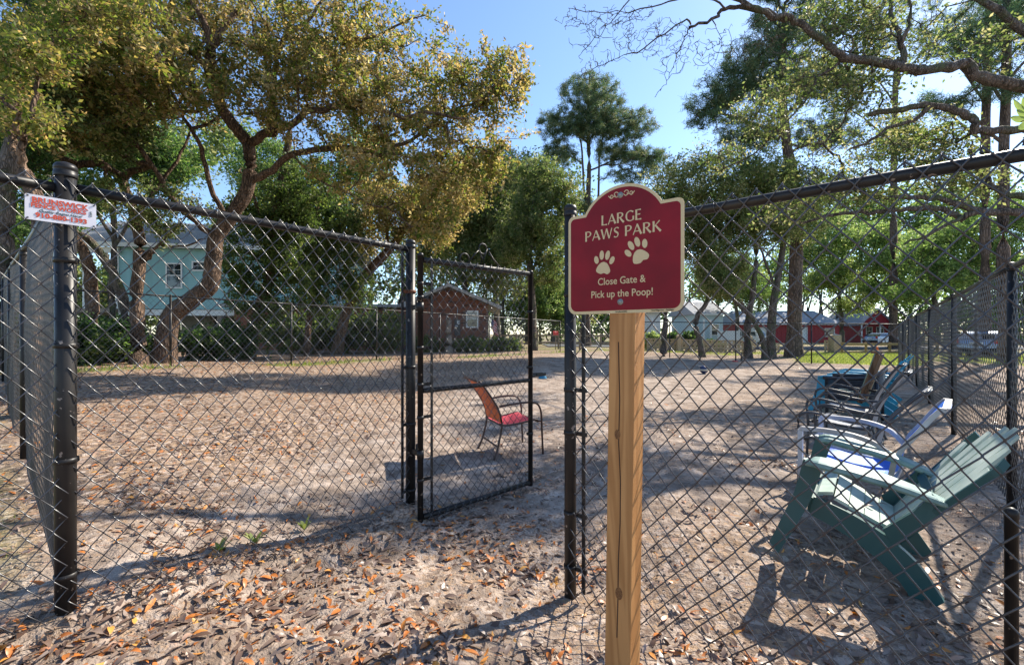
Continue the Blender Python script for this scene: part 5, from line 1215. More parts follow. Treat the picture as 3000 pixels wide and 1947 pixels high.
# --- dark oak beside it
make_tree("live_oak", "dark barked oak with a broken stub, upright before the blue house window", 12, [
    ([g_at(406, 12.0)] + px_path([(404, 947), (400, 863), (410, 757), (404, 673), (380, 590), (357, 526)], 12.0), .185, .11),
    (px_path([(357, 526), (294, 479), (227, 479), (168, 454), (139, 416), (147, 357), (143, 294), (84, 252), (0, 202), (-90, 160)], 12, 9.6), .12, .03),
    (px_path([(378, 505), (437, 488), (385, 470), (315, 429), (303, 379), (240, 320), (185, 286), (84, 261), (-40, 230)], 12, 10.2), .09, .03),
    (px_path([(412, 757), (470, 720), (540, 722), (600, 700)], 12, 12.4), .05, .02),
    (px_path([(400, 660), (450, 560), (520, 470), (560, 380)], 12, 12.8), .07, .03),
    (px_path([(425, 760), (440, 742), (452, 738)], 12, 11.8), .075, .06),
], [(150, 330, 210, 110, 10.4, 1.5), (60, 180, 200, 160, 9.6, 1.5), (460, 620, 150, 90, 12, 1.0), (300, 560, 80, 40, 11.6, .7), (330, 400, 150, 80, 11.4, 1.2)], 420, "leaf_olive", n_per=48, spread=.32, L_=.09, W_=.045, bark="bark_oak", tint=(.42, .24), rtip=.008, group=YARD)
# --- leaning pair
make_tree("live_oak", "short thick leaning trunk bending left beside the corner post", 13, [
    ([g_at(274, 11.6)] + px_path([(268, 870), (262, 800), (246, 737), (215, 690), (170, 640)], 11.6, 11.0), .16, .10),
    (px_path([(170, 640), (110, 560), (60, 500), (0, 460)], 11, 10), .09, .04)], [(60, 480, 120, 60, 10.2, .9), (130, 600, 60, 40, 10.8, .5)], 60, "leaf_dark", n_per=60, spread=.4, L_=.08, W_=.04, group=YARD, tint=(.4, .2))
make_tree("live_oak", "slender grey trunk arching left over the house porch", 14, [
    ([g_at(366, 13.4)] + px_path([(362, 900), (337, 812), (303, 757), (269, 711), (236, 686), (190, 660), (120, 640)], 13.4, 12.4), .16, .07)], [(150, 650, 90, 30, 12.4, .7)], 30, "leaf_dark", bark="bark_grey", n_per=50, spread=.4, L_=.08, W_=.04, group=YARD)
# --- big trunk behind the divider fence, left
make_tree("live_oak", "thick trunk close behind the receding divider fence at far left", 15, [
    ([g_at(100, 5.7)] + px_path([(98, 1090), (100, 930), (110, 800), (125, 690), (110, 600), (70, 500)], 5.7, 6.2), .175, .085),
    (px_path([(70, 500), (60, 430), (50, 380), (40, 320), (-60, 260)], 6.2, 5.8), .055, .02), (px_path([(70, 500), (30, 380), (60, 240), (120, 120), (200, -60)], 6.2, 7.2), .05, .02), (px_path([(90, 360), (110, 280), (90, 180), (20, 100)], 6.0, 6.4), .035, .015)],
    [(60, 150, 200, 130, 6.6, 1.2), (240, 20, 240, 110, 7.2, 1.4), (80, 350, 120, 60, 6.3, .6)], 150, "leaf_gold", bark="bark_oak", n_per=55, spread=.32, L_=.07, W_=.034, tint=(.38, .2), flare=.25)
make_tree("tall_tree", "tall straight grey trunk at the extreme left edge", 16, [
    ([g_at(5, 9.0)] + px_path([(12, 850), (10, 650), (28, 480), (60, 340), (75, 230), (90, 80), (100, -150)], 9.0), .19, .12)], [(60, 300, 110, 100, 9.4, 1), (100, -50, 160, 100, 9.2, 1.4), (-40, 500, 120, 80, 9.5, 1)], 90, "leaf_dark", bark="bark_grey", n_per=60, spread=.4, L_=.08, W_=.04)
# --- ivy wrapped trunks and brush in front of the house
make_tree("ivy_covered_tree", "tree trunk wrapped in ivy between the leaning oak and the gate post", 17, [
    ([g_at(722, 16.5)] + px_path([(745, 953), (786, 827), (801, 716), (812, 600), (835, 480), (850, 380)], 16.5), .24, .12), (px_path([(801, 716), (760, 640), (740, 560), (700, 500)], 16.5, 16), .08, .04)],
    [(775, 860, 80, 170, 16.4, .7), (800, 700, 95, 110, 16.4, .8), (690, 800, 45, 120, 16.2, .6), (860, 800, 60, 130, 16.4, .7), (830, 560, 150, 110, 16.5, 1.4), (700, 640, 80, 70, 16, 1.0), (870, 640, 70, 90, 16.4, .8)], 420, "ivy", step=.35, n_per=60, spread=.38, L_=.085, W_=.065, tint=(.42, .22))
make_tree("ivy_covered_tree", "thin tree in ivy above the low brick wing, left of the gate post", 18, [
    ([g_at(900, 19)] + px_path([(905, 930), (925, 800), (915, 700), (930, 600), (960, 500)], 19), .15, .08)], [(930, 830, 80, 110, 19, .9), (945, 640, 110, 100, 19, 1.2), (1000, 720, 70, 80, 19, .8), (1040, 840, 60, 80, 19.5, .8), (900, 720, 110, 90, 19, 1), (820, 640, 90, 80, 19, 1)], 420, "ivy", step=.4, n_per=55, spread=.45, L_=.10, W_=.07, tint=(.5, .24))
make_tree("leaning_oak", "oak leaning right from behind the brick wing towards the gate", 19, [
    ([g_at(985, 21)] + px_path([(1010, 930), (1044, 852), (1074, 802), (1145, 726), (1185, 665), (1225, 600), (1250, 520)], 21, 20), .26, .15), (px_path([(1145, 726), (1120, 640), (1080, 560)], 20.5, 20), .09, .04), (px_path([(1215, 615), (1290, 560), (1330, 500)], 20, 19.6), .08, .04)],
    [(1250, 640, 110, 100, 20, 1.4), (1130, 600, 120, 80, 20, 1.4), (1330, 560, 100, 80, 20, 1.4), (1060, 700, 60, 60, 20.4, .8)], 330, "leaf_gold", n_per=55, spread=.6, L_=.12, W_=.06, tint=(.62, .22))
make_tree("forked_tree", "forked tree rising behind the brick building roof", 20, [
    ([g_at(1372, 31)] + px_path([(1366, 900), (1362, 847), (1357, 796), (1343, 740), (1325, 660), (1315, 560)], 31), .26, .14), (px_path([(1357, 796), (1382, 747), (1400, 720), (1440, 640), (1460, 540)], 31), .16, .09)],
    [(1340, 600, 110, 120, 31, 2.4), (1450, 640, 110, 120, 31, 2.4), (1400, 760, 120, 70, 31, 2), (1480, 780, 90, 90, 31, 2), (1420, 500, 120, 70, 31, 2)], 480, "leaf_olive", step=.8, n_per=65, spread=1.0, L_=.23, W_=.15, tri=True, twigs=0, tint=(.52, .24), bark="bark_grey", rtip=.015)
make_tree("tall_tree", "straight grey trunk in leaf between the gate and the sign", 21, [
    ([g_at(1563, 27)] + px_path([(1561, 909), (1553, 763), (1560, 640), (1575, 520)], 27), .26, .13), (px_path([(1556, 800), (1590, 730), (1640, 680)], 27), .09, .05)],
    [(1580, 620, 100, 110, 27, 2.0), (1620, 760, 80, 90, 27, 1.8), (1520, 700, 80, 90, 27, 1.8), (1560, 510, 70, 60, 27, 1.4), (1650, 560, 60, 70, 27, 1.3)], 560, "leaf_olive", step=.7, n_per=42, spread=.55, L_=.17, W_=.12, tri=True, twigs=0, tint=(.40, .24), bark="bark_grey", rtip=.012)
make_tree("tall_tree", "grey green tree filling in behind the forked tree", 22, [([g_at(1460, 36)] + px_path([(1455, 850), (1470, 700), (1480, 560)], 36), .28, .12)],
    [(1480, 600, 120, 110, 36, 3), (1390, 640, 120, 130, 36, 3), (1280, 600, 110, 110, 36, 3), (1540, 520, 90, 80, 36, 2.4), (1250, 740, 110, 80, 36, 2.4)], 420, "leaf_olive", step=.9, n_per=60, spread=1.1, L_=.28, W_=.19, tri=True, twigs=0, tint=(.6, .24), bark="bark_grey", rtip=.015)
for i_, (u_, Y_, el_, lb_, lf_, tn_) in enumerate((
    (40, 19, [(30, 420, 190, 130, 19, 2), (180, 300, 170, 110, 19, 2), (-80, 250, 140, 140, 19, 2), (60, 650, 80, 70, 19, 1.4)], "leafy green tree behind the extreme left trunk", "leaf_bright", .18),
    (330, 24, [(330, 420, 170, 90, 24, 2), (480, 480, 130, 80, 24, 2), (240, 560, 90, 50, 24, 1.4)], "dark green tree standing behind the corner of the blue house", "leaf_dark", .55),
    (960, 30, [(900, 560, 150, 110, 30, 2.6), (760, 500, 110, 110, 30, 2.4), (1050, 480, 120, 120, 30, 2.6)], "green tree behind the right end of the blue house", "leaf_dark", .6))):
    make_tree("green_tree", lb_, 230 + i_, [([g_at(u_, Y_)] + px_path([(u_, 850), (u_ + 5, 700), (u_, 550)], Y_), .22, .12), (px_path([(u_ + 5, 720), (u_ + 70, 620), (u_ + 120, 540)], Y_), .1, .05), (px_path([(u_ + 5, 700), (u_ - 60, 600), (u_ - 110, 520)], Y_), .1, .05)], el_, 330, lf_, step=.8, n_per=62, spread=.95, L_=.20, W_=.15, tri=True, twigs=0, tint=(tn_, .24), bark="bark_grey", rtip=.012)
# --- pines
def pine(label, seed, limbs, ells, n_t, spread, L_, W_, n_per=80, tint=(.42, .2), step=.9, group="tall pines"):
    return make_tree("pine_tree", label, seed, limbs, ells, n_t, "needle", step=step, n_per=n_per, spread=spread, L_=L_, W_=W_, bark="bark_pine", tint=tint, curl=.12, tri=True, flat=.5, up=.15, twigs=0, group=group, rtip=.015)
YP = 38
pine("tall thin pine in the gap of open sky directly above the red sign", 31, [
    ([g_at(1716, YP)] + px_path([(1718, 800), (1722, 606), (1726, 484), (1722, 358), (1726, 252), (1728, 215)], YP), .36, .05), (px_path([(1722, 606), (1711, 560), (1705, 442), (1690, 360)], YP), .14, .06), (px_path([(1722, 640), (1752, 600), (1756, 454), (1780, 350)], YP, YP + 1), .14, .06),
    (px_path([(1726, 500), (1800, 470), (1880, 455), (1950, 465)], YP), .09, .03), (px_path([(1722, 420), (1660, 370), (1610, 355)], YP), .08, .03), (px_path([(1756, 380), (1830, 350), (1900, 330)], YP), .08, .03), (px_path([(1705, 480), (1640, 440), (1600, 430)], YP), .07, .03)],
    [(1735, 290, 105, 85, YP, 3), (1650, 365, 80, 55, YP, 2.4), (1840, 365, 95, 55, YP, 2.4), (1900, 470, 65, 40, YP, 1.8), (1640, 450, 55, 40, YP, 1.8), (1810, 450, 80, 40, YP, 2), (1740, 370, 90, 50, YP, 2.6), (1830, 520, 60, 25, YP, 1.5), (1700, 600, 40, 30, YP, 1.0)], 1200, .42, .42, .05, n_per=44, tint=(.62, .22))
pine("large dark pine with thick trunk standing by the pierced block wall", 32, [
    ([g_at(2325, 24)] + px_path([(2328, 900), (2333, 700), (2328, 560), (2305, 420), (2293, 300), (2290, 180), (2300, 60)], 24), .40, .16),
    (px_path([(2300, 390), (2200, 360), (2100, 330), (2040, 340)], 24), .11, .04), (px_path([(2293, 300), (2200, 230), (2130, 200)], 24), .10, .04), (px_path([(2295, 350), (2380, 260), (2460, 200)], 24, 25), .10, .04), (px_path([(2310, 450), (2400, 400), (2480, 380)], 24, 25), .08, .03), (px_path([(2328, 560), (2240, 520), (2160, 500)], 24, 23), .07, .03)],
    [(2230, 180, 130, 75, 24, 2.2), (2090, 330, 110, 60, 24, 1.8), (2170, 260, 130, 70, 24, 2), (2390, 230, 130, 90, 24.6, 2), (2300, 90, 140, 60, 24, 2), (2420, 390, 110, 60, 24.6, 1.6), (2200, 400, 120, 45, 24, 1.4), (2330, -50, 150, 90, 24, 2.2)], 1300, .36, .32, .04, n_per=44, tint=(.50, .22))  # last ellipse, above the view, added to cast shadow streaks over the yard
for i, (u, Y, vt, r, lab, mid) in enumerate(((2882, 25, -80, .30, "straight pine trunk rising through the right oak boughs, inner of the pair", 2885), (2952, 20, -120, .27, "straight pine trunk at the right edge behind the side fence", 2940), (2617, 38, 250, .34, "pine trunk in the bright woods above the turquoise chair", 2618))):
    pine(lab, 33 + i, [([g_at(u, Y)] + px_path([(mid, 800), (mid, 500), (mid + 8, 200), (mid + 15, vt)], Y), r, r * .5), (px_path([(mid, 420), (mid - 110, 330), (mid - 190, 300)], Y), .08, .03), (px_path([(mid, 250), (mid + 90, 150), (mid + 170, 90)], Y), .08, .03), (px_path([(mid, 300), (mid - 80, 190), (mid - 160, 120)], Y), .07, .03)],
         [(mid - 60, 120, 170, 90, Y, 2.2), (mid - 150, 310, 90, 45, Y, 1.4), (mid + 60, 20, 160, 90, Y, 2.2), (mid, 420 if u < 2700 else 250, 90, 60, Y, 1.6)], 300, .36, .30, .036, n_per=44, tint=(.46, .2))
# --- slim oaks before the block wall
GRP = "slim oaks before the block wall"
def slim(label, seed, limbs, ells, n, tint=(.5, .24), leaf="leaf_olive", bark="bark_grey"):
    make_tree("slim_oak", label, seed, limbs, ells, n, leaf, step=.6, n_per=60, spread=.62, L_=.15, W_=.10, tri=True, twigs=0, bark=bark, tint=tint, group=GRP, rtip=.010)
slim("slim grey oak, first right of the sign post", 41, [([g_at(1944, 22.8)] + px_path([(1946, 980), (1950, 917), (1940, 820), (1960, 700)], 22.8), .19, .09)], [(1960, 700, 110, 90, 22.8, 1.6), (2010, 620, 130, 70, 22.8, 1.6)], 170)
slim("slim oak bending left then right, before the pale blue house", 42, [([g_at(2058, 22.5)] + px_path([(2048, 990), (2038, 957), (2045, 920), (2068, 890), (2080, 830), (2060, 740), (2040, 650)], 22.5), .16, .08)], [(2060, 690, 110, 90, 22.5, 1.6), (2090, 590, 150, 80, 22.5, 1.8), (2000, 520, 110, 70, 22.5, 1.6)], 240, tint=(.62, .24))
slim("forked oak in front of the white car", 43, [([g_at(2192, 22.5)] + px_path([(2189, 968), (2196, 917), (2206, 850), (2215, 740), (2200, 640)], 22.5), .20, .09), (px_path([(2195, 925), (2165, 880), (2110, 850), (2050, 810)], 22.5, 22), .07, .03)], [(2190, 640, 150, 100, 22.5, 1.8), (2110, 780, 90, 50, 22, 1.2), (2190, 500, 170, 70, 22.5, 2)], 300)
slim("leaning oak crossing its neighbour before the red house", 44, [([g_at(2240, 22)] + px_path([(2236, 1000), (2223, 968), (2205, 935), (2179, 910), (2140, 870), (2108, 850)], 22, 21.6), .15, .06)], [(2110, 830, 90, 50, 21.6, 1.2)], 60)
slim("thicker oak immediately left of the large pine", 45, [([g_at(2256, 23)] + px_path([(2260, 951), (2272, 850), (2292, 740), (2300, 640)], 23), .25, .12), (px_path([(2272, 850), (2240, 760), (2215, 690)], 23), .08, .04)], [(2290, 640, 150, 90, 23, 1.6), (2330, 540, 150, 70, 23, 1.8)], 200)
# --- fresh green trees across the road, right
GB = "fresh green trees across the street"
for i, (u, Y, ells, lab, tn) in enumerate((
    (2466, 46, [(2420, 720, 90, 50, 46, 3), (2480, 800, 100, 45, 45, 3), (2390, 830, 90, 40, 46, 2.4), (2330, 760, 60, 60, 47, 2), (2500, 890, 80, 30, 46, 2), (2440, 650, 60, 40, 46, 2)], "fresh green tree before the long red house window", (.62, .24)),
    (2613, 44, [(2560, 690, 100, 45, 44, 3), (2600, 770, 110, 40, 43, 3), (2660, 850, 90, 35, 44, 2.4), (2560, 860, 70, 35, 44, 2), (2690, 720, 70, 50, 45, 2)], "fresh green tree before the red gabled cottage", (.55, .24)),
    (2160, 52, [(2130, 800, 110, 90, 52, 3.4), (2220, 860, 90, 50, 52, 3)], "fresh green tree above the pale blue house", (.5, .24)),
    (2745, 36, [(2730, 740, 110, 50, 36, 2.6), (2820, 670, 110, 50, 36, 2.6), (2800, 800, 110, 45, 35, 2), (2680, 860, 80, 35, 36, 2), (2920, 740, 80, 60, 36, 2), (2990, 640, 80, 60, 36, 2)], "yellow green tree behind the far end of the right side fence", (.45, .2)),
    (1620, 50, [(1600, 860, 70, 80, 50, 3), (1540, 900, 60, 50, 50, 3), (1650, 930, 50, 40, 50, 2)], "fresh green tree beyond the mailbox", (.5, .24)))):
    make_tree("green_tree", lab, 51 + i, [([g_at(u, Y)] + px_path([(u, 930), (u - 8, 860), (u, 760)], Y), .26, .12), (px_path([(u - 5, 870), (u - 60, 800), (u - 90, 760)], Y), .1, .05), (px_path([(u - 5, 850), (u + 50, 790), (u + 80, 760)], Y), .1, .05)], ells, 420, "leaf_bright", step=1.0, n_per=38, spread=.85, L_=.27, W_=.19, tri=True, twigs=0, tint=tn, bark="bark_grey", group=GB, rtip=.02)
# --- the spreading oak whose boughs come in from the right
YO = 8.6
rb = [
    ([g_at(3320, 8.4)] + px_path([(3330, 900), (3300, 600), (3240, 380), (3160, 280)], 8.4), .34, .24),
    (px_path([(3160, 280), (3000, 248), (2873, 227), (2822, 189), (2747, 202), (2642, 198), (2557, 177), (2469, 168), (2435, 135), (2381, 101), (2330, 59), (2263, 46), (2200, 21), (2130, -20), (2040, -60)], 8.4, 8.0), .115, .035),
    (px_path([(2300, 59), (2190, 22), (2126, 29), (2084, 55), (2020, 84)], 8.2, 8.0), .05, .022),
    (px_path([(2025, 80), (2000, 63), (1894, 139), (1810, 168), (1739, 202), (1690, 235)], 8.0, 7.8), .018, .005),
    (px_path([(2022, 84), (2004, 109), (1985, 160), (1970, 198), (1950, 240), (1936, 261), (1915, 290)], 8.0, 7.9), .014, .005),
    (px_path([(2126, 29), (2050, -10), (1960, 5), (1860, 30), (1760, 35), (1665, 28)], 8.0, 7.6), .02, .005),
    (px_path([(2084, 55), (2110, 120), (2095, 190)], 8.0, 7.8), .012, .004),
    (px_path([(2200, 22), (2120, -30), (2000, -45), (1880, -20), (1790, 60), (1740, 120), (1700, 160)], 8.0, 7.6), .022, .005),
    (px_path([(3200, 330), (3100, 370), (3000, 379), (2873, 387), (2839, 349), (2789, 320), (2705, 311), (2620, 324), (2528, 336)], 8.4, 8.8), .095, .05),
    (px_path([(2720, 312), (2680, 350), (2600, 375), (2540, 420), (2480, 440)], 8.7, 8.8), .05, .02),
    (px_path([(2642, 198), (2640, 130), (2615, 60), (2610, -40)], 8.3, 8.6), .06, .03),
    (px_path([(2640, 130), (2668, 60), (2660, -30)], 8.3, 8.2), .04, .02),
    (px_path([(2469, 168), (2400, 230), (2340, 320), (2280, 380)], 8.2, 8.6), .03, .012),
    (px_path([(2560, 177), (2540, 250), (2480, 330), (2430, 400), (2380, 440)], 8.2, 8.8), .03, .012),
    (px_path([(3240, 560), (3120, 610), (3000, 625), (2870, 618), (2816, 635), (2745, 614), (2640, 615), (2549, 625), (2442, 628), (2353, 657)], 8.6, 9.8), .10, .03),
    (px_path([(2816, 635), (2760, 670), (2690, 700), (2640, 708)], 9.0, 9.2), .04, .02),
    (px_path([(3200, 480), (3100, 600), (3000, 582), (2923, 557), (2880, 510), (2840, 440)], 8.6, 9.6), .10, .04),
    (px_path([(3160, 280), (3080, 150), (2960, 60), (2840, -20)], 8.4, 8.8), .12, .05),
    (px_path([(2870, 618), (2780, 590), (2680, 575), (2600, 580), (2500, 560)], 9.0, 9.6), .07, .03)]
tr, TO = make_tree("spreading_oak", "spreading oak whose mossy boughs reach in across the upper right", 71, rb,
    [(2760, 90, 260, 130, 9.0, 1.4), (2450, 240, 200, 110, 9.0, 1.2), (2500, 560, 170, 60, 9.8, .9), (2700, 420, 200, 80, 9.4, 1.0), (2300, 620, 100, 60, 9.9, .7), (2480, 60, 170, 80, 8.8, 1.0), (2820, 530, 170, 70, 9.6, 1.0), (2400, 440, 110, 70, 9.4, 1), (3150, 100, 160, 200, 9, 1.6), (2560, 420, 200, 110, 12, 1.4), (2250, 330, 120, 90, 11, 1), (2100, 460, 90, 60, 13, 1), (2950, -150, 400, 120, 9, 2, 9000)],
    1150, "leaf_olive", step=.35, n_per=24, clear=((2.25, 2.6, .5, .95), (2.9, 3.6, .5, .8), (.5, 1.7, .9, .55), (-.5, 2.3, 0, .6), (1.2, 3.4, 0, .5), (2.2, 5.5, 0, .6), (3.2, 8.2, 0, .8), (.9, 5.6, 0, .5)), spread=.40, L_=.080, W_=.042, bark="bark_grey", tint=(.45, .24), curl=.2, group=None)
# bare twigs at the tip of that bough
tw = crown_points([(1850, 110, 190, 80, 7.8, .5), (1820, 60, 160, 50, 7.7, .4), (2120, 150, 90, 60, 8.0, .4), (1990, 140, 110, 90, 7.9, .5), (1740, 190, 60, 60, 7.8, .3), (1700, 60, 80, 50, 7.7, .4), (2230, 120, 120, 70, 8.1, .5), (2480, 380, 250, 110, 8.8, .8), (2780, 440, 160, 60, 9, .7)], 1150, TO.rg)
n0 = len(TO.pos)
T2 = Tree(72); T2.pos = list(TO.pos); T2.par = list(TO.par); T2.rmin = list(TO.rmin); T2.depth = list(TO.depth)
ends = T2.grow(tw, .12, .22)
m = MB(); chn = {}
for i in range(n0, len(T2.pos)): chn.setdefault(T2.par[i], []).append(i)
starts = [i for i in range(n0, len(T2.pos)) if T2.par[i] < n0 or chn[T2.par[i]][0] != i]
for i in starts:
    c = [T2.par[i], i]
    while c[-1] in chn: c.append(chn[c[-1]][0])
    k = len(c); m.tube([Vector(T2.pos[j]) for j in c], 1, 3, radii=[.0058 * (1 - .55 * q / k) for q in range(k)], cap=False)
wpart(m, "bare_twigs", K["bark_grey"], tr)["kind"] = "stuff"
# bright leaves poking in at the right edge
t = thing("leaf_spray", "bright green leaf spray poking in at the right edge above the rail", "branch", P(3035, 345, 3.2))
q = MB(); lf0 = None
q.tube([(0, 0, .05), (-.06, 0, -.01), (-.11, 0, -.03)], .004, 5); q.build("stem", K["twig"], t)
for (x, z, a, s_) in ((-.12, .07, 2.4, .16), (-.10, -.03, 3.05, .15), (-.06, .02, 2.75, .13), (-.06, -.07, 3.6, .12), (-.09, .12, 2.1, .12)):
    q = MB(); n = 7; vs = []
    for j in range(n):
        f = j / (n - 1); w = .026 * sin(pi * f) ** .7; cx_ = (f) * s_; zz = .012 * sin(pi * f)
        vs += [(cx_ * cos(a) - w * sin(a) + x * .4, zz, cx_ * sin(a) + w * cos(a) + z * .4), (cx_ * cos(a) + x * .4, zz - .006, cx_ * sin(a) + z * .4), (cx_ * cos(a) + w * sin(a) + x * .4, zz, cx_ * sin(a) - w * cos(a) + z * .4)]
    q.add(vs, [(3 * j + i, 3 * j + i + 1, 3 * j + i + 4, 3 * j + i + 3) for j in range(n - 1) for i in range(2)], True)
    me_ = q.mesh("leaf", K["leaf_bright"]); at_ = me_.attributes.new("tint", 'FLOAT', 'FACE'); at_.data.foreach_set("value", [.75] * len(me_.polygons)); link_mesh("leaf", me_, t)

# ------------------------------------------------------------ shrubs
def shrub(name, label, u, Y, w, h, leaf, seed, n=70, L_=.09, W_=.06, tint=(.42, .22), group=None, n_per=60, sp=.28):
    b0 = g_at(u, Y, 0); rg = np.random.default_rng(seed); T = Tree(seed); t = thing(name, label, "shrub", b0, 0, group)
    for k in range(5): a = rg.random() * 6.28; T.limb([b0 + Vector((cos(a) * .05, sin(a) * .05, -.05)), b0 + Vector((cos(a) * w * .2, sin(a) * w * .2, h * .4)), b0 + Vector((cos(a) * w * .35, sin(a) * w * .3, h * .75))], .02, .01, root=True)
    x = rg.normal(0, 1, (n, 3)); x /= np.linalg.norm(x, axis=1)[:, None]; x *= rg.random((n, 1)) ** .4; tg = np.array(b0) + x * [w / 2, w * .35, h * .5] + [0, 0, h * .5]
    e = T.grow(tg, .25, .2); T.wood(K["twig"], t, name="stems", rtip=.004); A = np.array(T.pos); foliage(t, A[e], n_per, sp, L_, W_, K[leaf], rg, name="foliage", tint=tint, flat=.9)
SG = "dark shrubs behind the far left fence"
for i, (u, Y, w, h, lab) in enumerate(((215, 11.2, 1.7, 1.1, "low dark shrub behind the far left fence, nearest the corner post"), (300, 12.8, 2.0, 1.3, "dark leafy shrub below the house porch"), (395, 13.8, 1.7, .9, "dark shrub behind the upright dark oak"), (600, 14.6, 2.0, 1.1, "dark shrub right of the leaning oak foot"), (690, 15.8, 1.8, 1.3, "dark shrub at the foot of the ivy covered tree"), (60, 11, 2.2, 1.4, "green shrub left of the thick trunk at far left"))):
    shrub("shrub", lab, u, Y, w, h, "leaf_dark", 80 + i, n=90, group=SG, L_=.10, W_=.06, sp=.32)
for i, (u, Y, w, h, lab) in enumerate(((880, 21.5, 3.4, 2.0, "ivy mound against the brick wing, leftmost"), (985, 22.2, 3.2, 2.2, "ivy mound against the brick wing, middle"), (1100, 22.8, 3.6, 2.2, "ivy mound against the brick wing beside the gate post"), (1240, 24.2, 1.8, .55, "weedy bush at the brick shed wall, left of the stump"), (1375, 24.4, 2.0, .55, "weedy bush at the foot of the brick shed, right of the stump"), (1470, 25.8, 2.2, .6, "weedy bush at the right corner of the brick shed"))):
    shrub("shrub", lab, u, Y, w, h, "ivy", 90 + i, n=130, group="ivy and weeds round the brick shed", L_=.14, W_=.10, sp=.42, tint=(.4, .24))
for i, (u, Y, w, h, lf, tn, lab) in enumerate(((1908, 33, 1.3, 1.3, "leaf_bright", .8, "bright yellow green bush behind the block wall by the sign post"), (1972, 33, 1.3, 1.5, "leaf_dark", .4, "round dark bush behind the block wall, first of two"), (2026, 33, 1.2, 1.5, "leaf_dark", .5, "round dark bush behind the block wall, second of two"), (2080, 33, 1.2, .8, "leaf_dark", .5, "low round bush behind the block wall by the pale blue house"), (2105, 33.5, .7, .6, "leaf_dark", .3, "tiny low bush beside the white vinyl fence"))):
    shrub("garden_bush", lab, u, Y, w, h, lf, 100 + i, n=70, L_=.13, W_=.09, sp=.3, tint=(tn, .2))

# ------------------------------------------------------------ woods closing the view
def woods(name, label, ells, n, leaf, L_, W_, spread, seed, tint, n_per=60):
    rg = np.random.default_rng(seed); C = crown_points(ells, n, rg); t = thing(name, label, "woods", (0, 60, 0)); t["kind"] = "stuff"
    o = foliage(t, C, n_per, spread, L_, W_, K[leaf], rg, name="crowns", tint=tint); o["kind"] = "stuff"
    m = MB()
    for e in ells:
        for k in range(2):
            u = e[0] + rg.normal(0, e[2] * .5); b0 = g_at(u, e[4]); m.tube([b0, b0 + Vector((rg.normal(0, .3), 0, 4)), b0 + Vector((rg.normal(0, .8), 0, 9))], 1, 6, radii=[.24, .18, .1], cap=False)
    o = wpart(m, "trunks", K["bark_grey"], t); o["kind"] = "stuff"
woods("woods", "dense leafy woods far behind the blue house and brick shed", [(u, v, 150, 90, Y, 4) for u, v, Y in ((250, 840, 42), (330, 880, 44), (160, 900, 40), (430, 900, 46), (-150, 800, 45), (60, 820, 46), (200, 620, 44), (760, 640, 44), (900, 760, 46), (1050, 640, 48), (1180, 780, 46), (1300, 700, 50), (1450, 820, 50), (1560, 700, 52), (1650, 860, 54), (1000, 860, 48), (1250, 880, 50), (1480, 900, 52), (1600, 930, 54), (700, 800, 46), (1500, 560, 50), (1590, 540, 50), (1650, 650, 50), (620, 420, 40), (420, 330, 40), (200, 450, 38))], 2500, "leaf_olive", .36, .24, 1.3, 201, (.36, .24), n_per=28)
woods("bright_woods", "sunlit fresh green woods far beyond the street at the right", [(u, v, 130, 80, Y, 4) for u, v, Y in ((1780, 860, 72), (1900, 800, 70), (2050, 840, 74), (2200, 820, 76), (2330, 820, 76), (2450, 780, 76), (2560, 820, 76), (2680, 820, 70), (2800, 820, 66), (2920, 800, 60), (3060, 800, 60), (2700, 920, 70), (2850, 930, 60), (3000, 930, 60), (2350, 700, 78), (2550, 680, 78), (2760, 690, 72), (1850, 930, 72), (1740, 930, 72)) + tuple((u, 610, 72) for u in range(1980, 3100, 140))], 2500, "leaf_bright", .50, .34, 1.9, 202, (.42, .26), n_per=28)
# ------------------------------------------------------------ fallen leaves, weeds, grass
def leaf_mesh(name, L_, W_, curl, tint, seed):
    rg = np.random.default_rng(seed); n = 5; vs = []; fs = []
    for j in range(n):
        f = j / (n - 1); w = W_ * .5 * (sin(pi * min(.97, f + .03)) ** .75); x = (f - .5) * L_; z = curl * L_ * (1 - (2 * f - 1) ** 2) * .5
        cup = curl * w * .9
        vs += [(x, -w, z + cup), (x, 0, z), (x, w, z + cup * (1 + rg.normal(0, .3)))]
    for j in range(n - 1): fs += [(3 * j, 3 * j + 1, 3 * j + 4, 3 * j + 3), (3 * j + 1, 3 * j + 2, 3 * j + 5, 3 * j + 4)]
    me = bpy.data.meshes.new(name); me.from_pydata(vs, [], fs); me.polygons.foreach_set("use_smooth", [True] * len(fs)); me.materials.append(K["litter"])
    a = me.attributes.new("tint", 'FLOAT', 'FACE'); a.data.foreach_set("value", [tint] * len(fs)); return me, np.array(vs), np.array(fs)
rg = np.random.default_rng(500)
variants = [leaf_mesh("leaf", .046 + .024 * rg.random(), .016 + .009 * rg.random(), rg.choice([-.3, -.15, .12, .22, .4]), tn, k) for k, tn in enumerate((.08, .22, .30, .38, .46, .54, .64, .72, .80, .88, .96, .18, .42, .34))]
